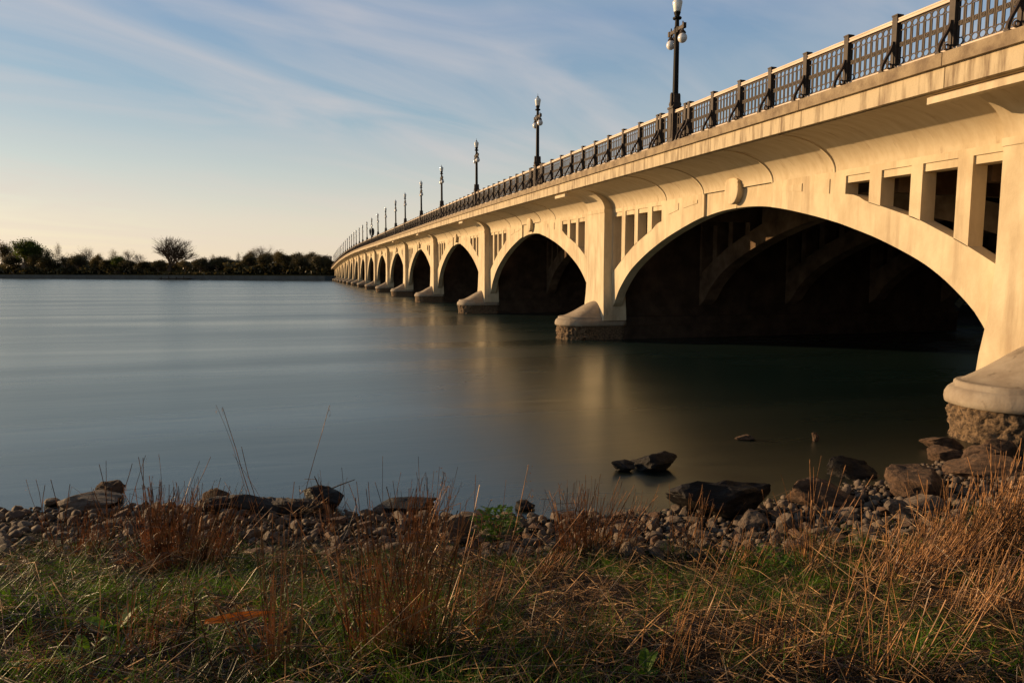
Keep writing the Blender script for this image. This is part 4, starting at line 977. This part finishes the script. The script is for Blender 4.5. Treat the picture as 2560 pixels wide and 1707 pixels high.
# tall dry stalk clumps, each a thing
def clump(px, py, wpx, hpx, n, label, leanx=0.0, name='dry_grass_clump', head=False, kink=0.25):
    gx, gy, g0 = ground_at(px, py); dist = math.sqrt(gx*gx+gy*gy+(CAMZ-g0)**2); m_per = 1.088/FOC*dist
    W_ = wpx*m_per/2; H_ = hpx*m_per*((1.22 if py > 1400 else 1.05) if n > 12 else 1.15); n = int(n*1.15)+(n > 2); mb = MB()
    rc = random.Random(int(px*7+py))
    for i in range(n):
        a_ = rc.gauss(0, 0.45)*W_; b2 = rc.gauss(0, 0.3)*W_*0.7; x = gx+Rv[0]*a_+b2*Fv[0]; y = gy+Rv[1]*a_+b2*Fv[1]; z = gz(x, y)
        h = H_*rc.uniform(0.4, 1.0)**0.7; ln = rc.gauss(0, 0.22)+leanx+a_/max(W_, .05)*0.12; lf = rc.gauss(0, 0.15)
        r = rc.choice([0.0019, 0.0026, 0.0036])*max(1.0, dist/5.5); pts = []
        kk = rc.random() < kink; ks = rc.uniform(0.45, 0.8); kd = rc.choice([-1, 1])*rc.uniform(0.6, 1.6)
        p = Vector((x, y, z-0.02)); d = (Vector((Rv[0]*ln+Fv[0]*lf, Rv[1]*ln+Fv[1]*lf, 1))).normalized(); S = 6
        for s_ in range(S+1):
            pts.append(p.copy())
            if kk and s_/S >= ks: d = (Vector((Rv[0]*kd, Rv[1]*kd, rc.uniform(-0.9, 0.1)))).normalized(); kk = False
            d = (d+Vector((rc.gauss(0, .035), rc.gauss(0, .035), 0))).normalized(); p = p+d*h/S
        mb.tube(pts, [r*(1-0.4*s_/S) for s_ in range(S+1)], 3)
        if rc.random() < (0.9 if head else 0.25):       # seed head
            q = pts[-1]; 
            for _ in range(26 if head else 8):
                c_ = q+Vector((rc.gauss(0, .008), rc.gauss(0, .008), -rc.random()*0.13)); s2 = rc.uniform(0.003, 0.009)
                u_ = Vector((rc.gauss(0, 1), rc.gauss(0, 1), rc.gauss(0, 1.6))).normalized()*s2; v2 = u_.cross(Vector((0.3, 1, 0.2))).normalized()*s2*0.35
                k_ = len(mb.v); mb.add([c_+u_, c_+v2, c_-u_, c_-v2], [(0, 1, 2, 3)])
        # withered leaf
        if rc.random() < 0.5:
            q = pts[rc.randrange(1, 4)]; a2 = rc.uniform(0, 6.28); L_ = rc.uniform(0.05, 0.18); dx, dy = math.cos(a2), math.sin(a2); w_ = 0.002*max(1, dist/5)
            vs_ = []
            for s_ in range(4): u_ = s_/3; c_ = q+Vector((dx*L_*u_, dy*L_*u_, L_*(0.7*u_-1.1*u_*u_))); vs_ += [c_+Vector((dy, -dx, 0.4))*w_*(1-u_*0.9), c_-Vector((dy, -dx, 0.4))*w_*(1-u_*0.9)]
            mb.add(vs_, [(0, 1, 3, 2), (2, 3, 5, 4), (4, 5, 7, 6)])
    o = mb.build(name, MT['stalk']); ctr = Vector((gx, gy, g0)); o.data.transform(Matrix.Translation(-ctr)); o.location = ctr
    tag(o, label, 'dry grass', 'tall dry grass clumps on the bank'); return o
CL = [
 (400, 1320, 170, 190, 190, 'dense reddish brown dry grass clump on the left in front of the stones', 0.12),
 (355, 1290, 60, 215, 26, 'tall leaning stalks with wispy heads at the left side of the dense left clump', 0.15),
 (500, 1290, 70, 160, 40, 'pale dry stems leaning right beside the dense left clump', 0.35),
 (255, 1240, 40, 160, 8, 'few thin upright stalks crossing the shoreline above the left grass', 0.05),
 (210, 1290, 90, 120, 40, 'short brown dry clump left of the dense left clump', 0.25),
 (130, 1280, 60, 150, 8, 'sparse thin stalks near the left edge of the bank', 0.05),
 (760, 1230, 50, 140, 12, 'thin upright stalks beside the twig pile', 0.02),
 (700, 1345, 60, 90, 14, 'low bent stems left of the centre clump', 0.2),
 (880, 1520, 190, 330, 95, 'tall russet dry grass clump rising in the centre foreground', 0.02),
 (960, 1500, 130, 350, 55, 'upright reddish stems right half of the centre foreground clump', 0.06),
 (640, 1560, 70, 340, 26, 'tight upright bundle of brown stalks left of the centre clump', 0.0),
 (590, 1560, 40, 240, 10, 'short brown stalk bundle behind the orange leaf', 0.03),
 (960, 1260, 90, 170, 60, 'slanting dry stems near the water left of the leafy green plant', 0.22),
 (1100, 1480, 90, 330, 18, 'few slender seed headed stalks right of the centre clump', 0.12),
 (1330, 1270, 150, 170, 110, 'orange brown dry clump at the shore with crossing bright stems', 0.05),
 (1250, 1330, 140, 90, 50, 'low tangle of straw left of the orange brown shore clump', 0.5),
 (1420, 1260, 90, 150, 30, 'thin dry stems right of the orange brown shore clump', 0.25),
 (1590, 1270, 110, 150, 20, 'loose sparse stalks before the big black rock', 0.15),
 (1850, 1310, 90, 230, 26, 'upright stalks standing in front of the long reddish boulder', 0.05),
 (1700, 1330, 130, 130, 34, 'leaning dry stems over the pale stones of the right bank', 0.35),
 (2080, 1340, 220, 150, 130, 'wide golden dry grass clump leaning right on the right bank', 0.55),
 (2200, 1300, 220, 190, 170, 'dense golden brown clump under the footing on the right', 0.3),
 (2310, 1280, 140, 230, 90, 'tall dry clump at the right edge of the bank', 0.15),
 (2270, 1400, 200, 130, 80, 'low brown dry tangle in front of the right edge clump', 0.3),
 (1560, 1540, 200, 260, 16, 'widely spaced slender stems in the right centre foreground', 0.3),
 (2000, 1560, 300, 280, 26, 'long thin leaning stems in the right foreground', 0.25),
 (1800, 1500, 260, 150, 22, 'short scattered stems between the right foreground groups', 0.15),
 (300, 1520, 280, 160, 30, 'short scattered brown stems in the left foreground', 0.2),
 (1280, 1560, 200, 200, 22, 'sparse stems right of the centre foreground clump', 0.15),
]
for q in CL: clump(*q[:5], q[5], q[6])
for px, py, h, lab, ln in ((672, 1290, 290, 'single tall feathery stalk standing above the twig pile against the water', 0.06), (598, 1225, 255, 'tall thin dark stalk left of the feathery stalk against the water', -0.14), (607, 1222, 190, 'second thin dark stalk beside the tall one, slightly shorter', -0.08), (1080, 1450, 330, 'leaning feathery reed just left of the leafy green plant', 0.22), (2190, 1500, 330, 'soft feathery reed leaning right across the right foreground', 0.5)):
    o = clump(px, py, 2, h*1.02, 1 if 'feathery' not in lab and 'reed' not in lab else 2, lab, ln, 'dry_stalk', head=('feather' in lab), kink=0.0); o['group'] = 'single tall dry stalks'

# leafy plants
def leaf(mb, p, d, L_, w_, up=0.6, n=5, lobes=0.0):
    side = Vector((-d.y, d.x, 0)).normalized(); vs_ = []
    for s_ in range(n+1):
        u = s_/n; c_ = p+d*(L_*u)+Vector((0, 0, up*L_*u*(1-0.55*u))); ww = w_*math.sin(math.pi*min(1, 0.12+0.88*u))**0.8*(1+lobes*(1 if s_ % 2 else -1))
        vs_ += [c_+side*ww+Vector((0, 0, ww*0.3)), c_-Vector((0, 0, 0)), c_-side*ww+Vector((0, 0, ww*0.3))]
    f_ = []
    for s_ in range(n): a_ = s_*3; f_ += [(a_, a_+1, a_+4, a_+3), (a_+1, a_+2, a_+5, a_+4)]
    mb.add(vs_, f_)
def plant(px, py, spread, height, n, label, name='leafy_plant', lobes=0.0, size=None, mt='broad'):
    gx, gy, g0 = ground_at(px, py); dist = math.sqrt(gx*gx+gy*gy+(CAMZ-g0)**2); mp_ = 1.088/FOC*dist; rp = random.Random(int(px+py)); S = spread*mp_/2; H_ = height*mp_
    mb = MB(); sm2 = MB()
    for i in range(n):
        a_ = rp.uniform(0, 6.28); rr_ = S*math.sqrt(rp.random())*0.85; hh = H_*rp.uniform(0.2, 0.95)*(1-0.5*(rr_/S)**2) if n > 12 else H_*0.05
        p = Vector((math.cos(a_)*rr_, math.sin(a_)*rr_, hh)) if n > 12 else Vector((0, 0, 0.01)); a2 = a_+rp.gauss(0, 0.5)
        leaf(mb, p, Vector((math.cos(a2), math.sin(a2), 0)), (size or S)*rp.uniform(0.7, 1.2), (size or S)*rp.uniform(0.22, 0.34), rp.uniform(0.2, 0.9) if n > 12 else rp.uniform(0.8, 2.0), 6, lobes)
        if n > 12 and i % 3 == 0: sm2.tube([(0, 0, 0), (p.x*0.6, p.y*0.6, p.z*0.6), tuple(p)], 0.003, 3)
    e = empty(name, (gx, gy, g0)); mb.build('leaves', MT[mt], e)
    if sm2.v: sm2.build('stem', MT['grass'], e)
    tag(e, label, 'plant'); return e
plant(1140, 1240, 115, 78, 190, 'leafy bright green plant on the shore beside the rounded boulders', lobes=0.25, size=0.10)
plant(1745, 1330, 150, 70, 110, 'low lobed green plant in front of the pale stones on the right', lobes=0.25, size=0.09)
plant(205, 1520, 60, 60, 3, 'single upright oval green leaf plant in the left foreground', size=0.10)
plant(50, 1335, 50, 36, 3, 'tiny green leaf seedling near the left edge', size=0.05)
plant(268, 1470, 90, 70, 6, 'rosette of broad green leaves left foreground between dry stems', size=0.13)
plant(575, 1500, 70, 50, 5, 'small broad green leaves in front of the orange leaf', size=0.07)
plant(15, 1560, 60, 50, 4, 'light green leaf plant in the bottom left corner', size=0.08)
plant(660, 1560, 80, 60, 6, 'broad leaf weed at the bottom left of centre', size=0.09)
plant(2120, 1450, 80, 60, 7, 'dim green broad leaf weed in the right foreground', size=0.09)
plant(1480, 1560, 90, 60, 7, 'dim broad leaf weed at the bottom right of centre', size=0.09)
# orange leaf
gx, gy, g0 = ground_at(548, 1478); mb = MB(); leaf(mb, Vector((-0.10, 0, 0.03)), Vector((1, 0.12, 0)).normalized(), 0.24, 0.015, 0.12, 7)
o = mb.build('fallen_leaf', MT['orange']); o.location = (gx, gy, g0+0.09); o.scale = (1.5, 1.5, 1.5); o.rotation_euler = (0.7, 0, -YAW); tag(o, 'long curled bright orange fallen leaf lying in the left foreground grass', 'fallen leaf')
# driftwood log, twig pile
gx, gy, g0 = ground_at(610, 1178); mb = MB()
rings = []
for i in range(41):
    u = i/40; r_ = (0.085+0.05*math.sin(u*math.pi))*(0.25 if i in (0, 40) else 1); ring_ = []
    for j in range(18):
        a_ = 2*math.pi*j/18; kq = 1+0.35*noise.noise(Vector((math.cos(a_)*1.5, math.sin(a_)*1.5, u*7)))+0.22*noise.noise(Vector((math.cos(a_)*4, math.sin(a_)*4, u*22)))
        ring_.append((-1.0+2.0*u, math.cos(a_)*r_*kq*1.3+0.10*math.sin(u*5), 0.06+math.sin(a_)*r_*kq+0.03*math.sin(u*9)))
    rings.append(ring_)
mb.loft(rings)
o = mb.build('driftwood_log', MT['wood']); o.location = (gx, gy, g0+0.05); o.rotation_euler = (0, 0.02, -YAW+0.05); tag(o, 'thick black driftwood log lying along the left shoreline', 'driftwood')
def twigs(px, py, n, L_, label):
    gx, gy, g0 = ground_at(px, py); mb = MB(); rt = random.Random(px)
    for i in range(n):
        a_ = rt.uniform(-0.6, 0.9); b2 = rt.uniform(-0.8, 0.8); l_ = L_*rt.uniform(0.4, 1); p = Vector((rt.gauss(0, .08), rt.gauss(0, .08), 0.0)); d = Vector((math.cos(a_)*rt.choice([-1, 1, 1]), b2*0.5, math.sin(a_)+0.2)).normalized()
        q1 = p+d*l_*0.5+Vector((0, 0, rt.uniform(-.03, .05))); q2 = q1+(d+Vector((rt.gauss(0, .4), 0, rt.gauss(0, .5)))).normalized()*l_*0.5; mb.tube([p, q1, q2], [0.007, 0.005, 0.003], 4)
    o = mb.build('twig_pile', MT['straw']); o.location = (gx, gy, g0+0.08); o.rotation_euler = (0, 0, -YAW); tag(o, label, 'twigs', 'twig piles caught on the shore')
twigs(700, 1188, 34, 0.42, 'tangled pale twigs caught against the upright dark boulder')
twigs(535, 1160, 24, 0.42, 'bright broken twigs lying on the log at its left end')
for px, py, dx, dz, lab in ((735, 1130, 0.62, 0.16, 'thin black branch sticking out to the right above the dark boulder'), (712, 1135, -0.12, 0.22, 'short curved black branch above the twig pile')):
    wx, wy, wz = on_water(px, py, 0.55) if False else ground_at(740, 1168); mb = MB(); mb.tube([(0, 0, 0.28), (dx*0.5, 0, 0.36+dz*0.4), (dx, 0, 0.38+dz)], [0.014, 0.012, 0.007], 6)
    o = mb.build('dead_branch', MT['wood']); o.location = (wx, wy, wz); o.rotation_euler = (0, 0, -YAW); tag(o, lab, 'branch')
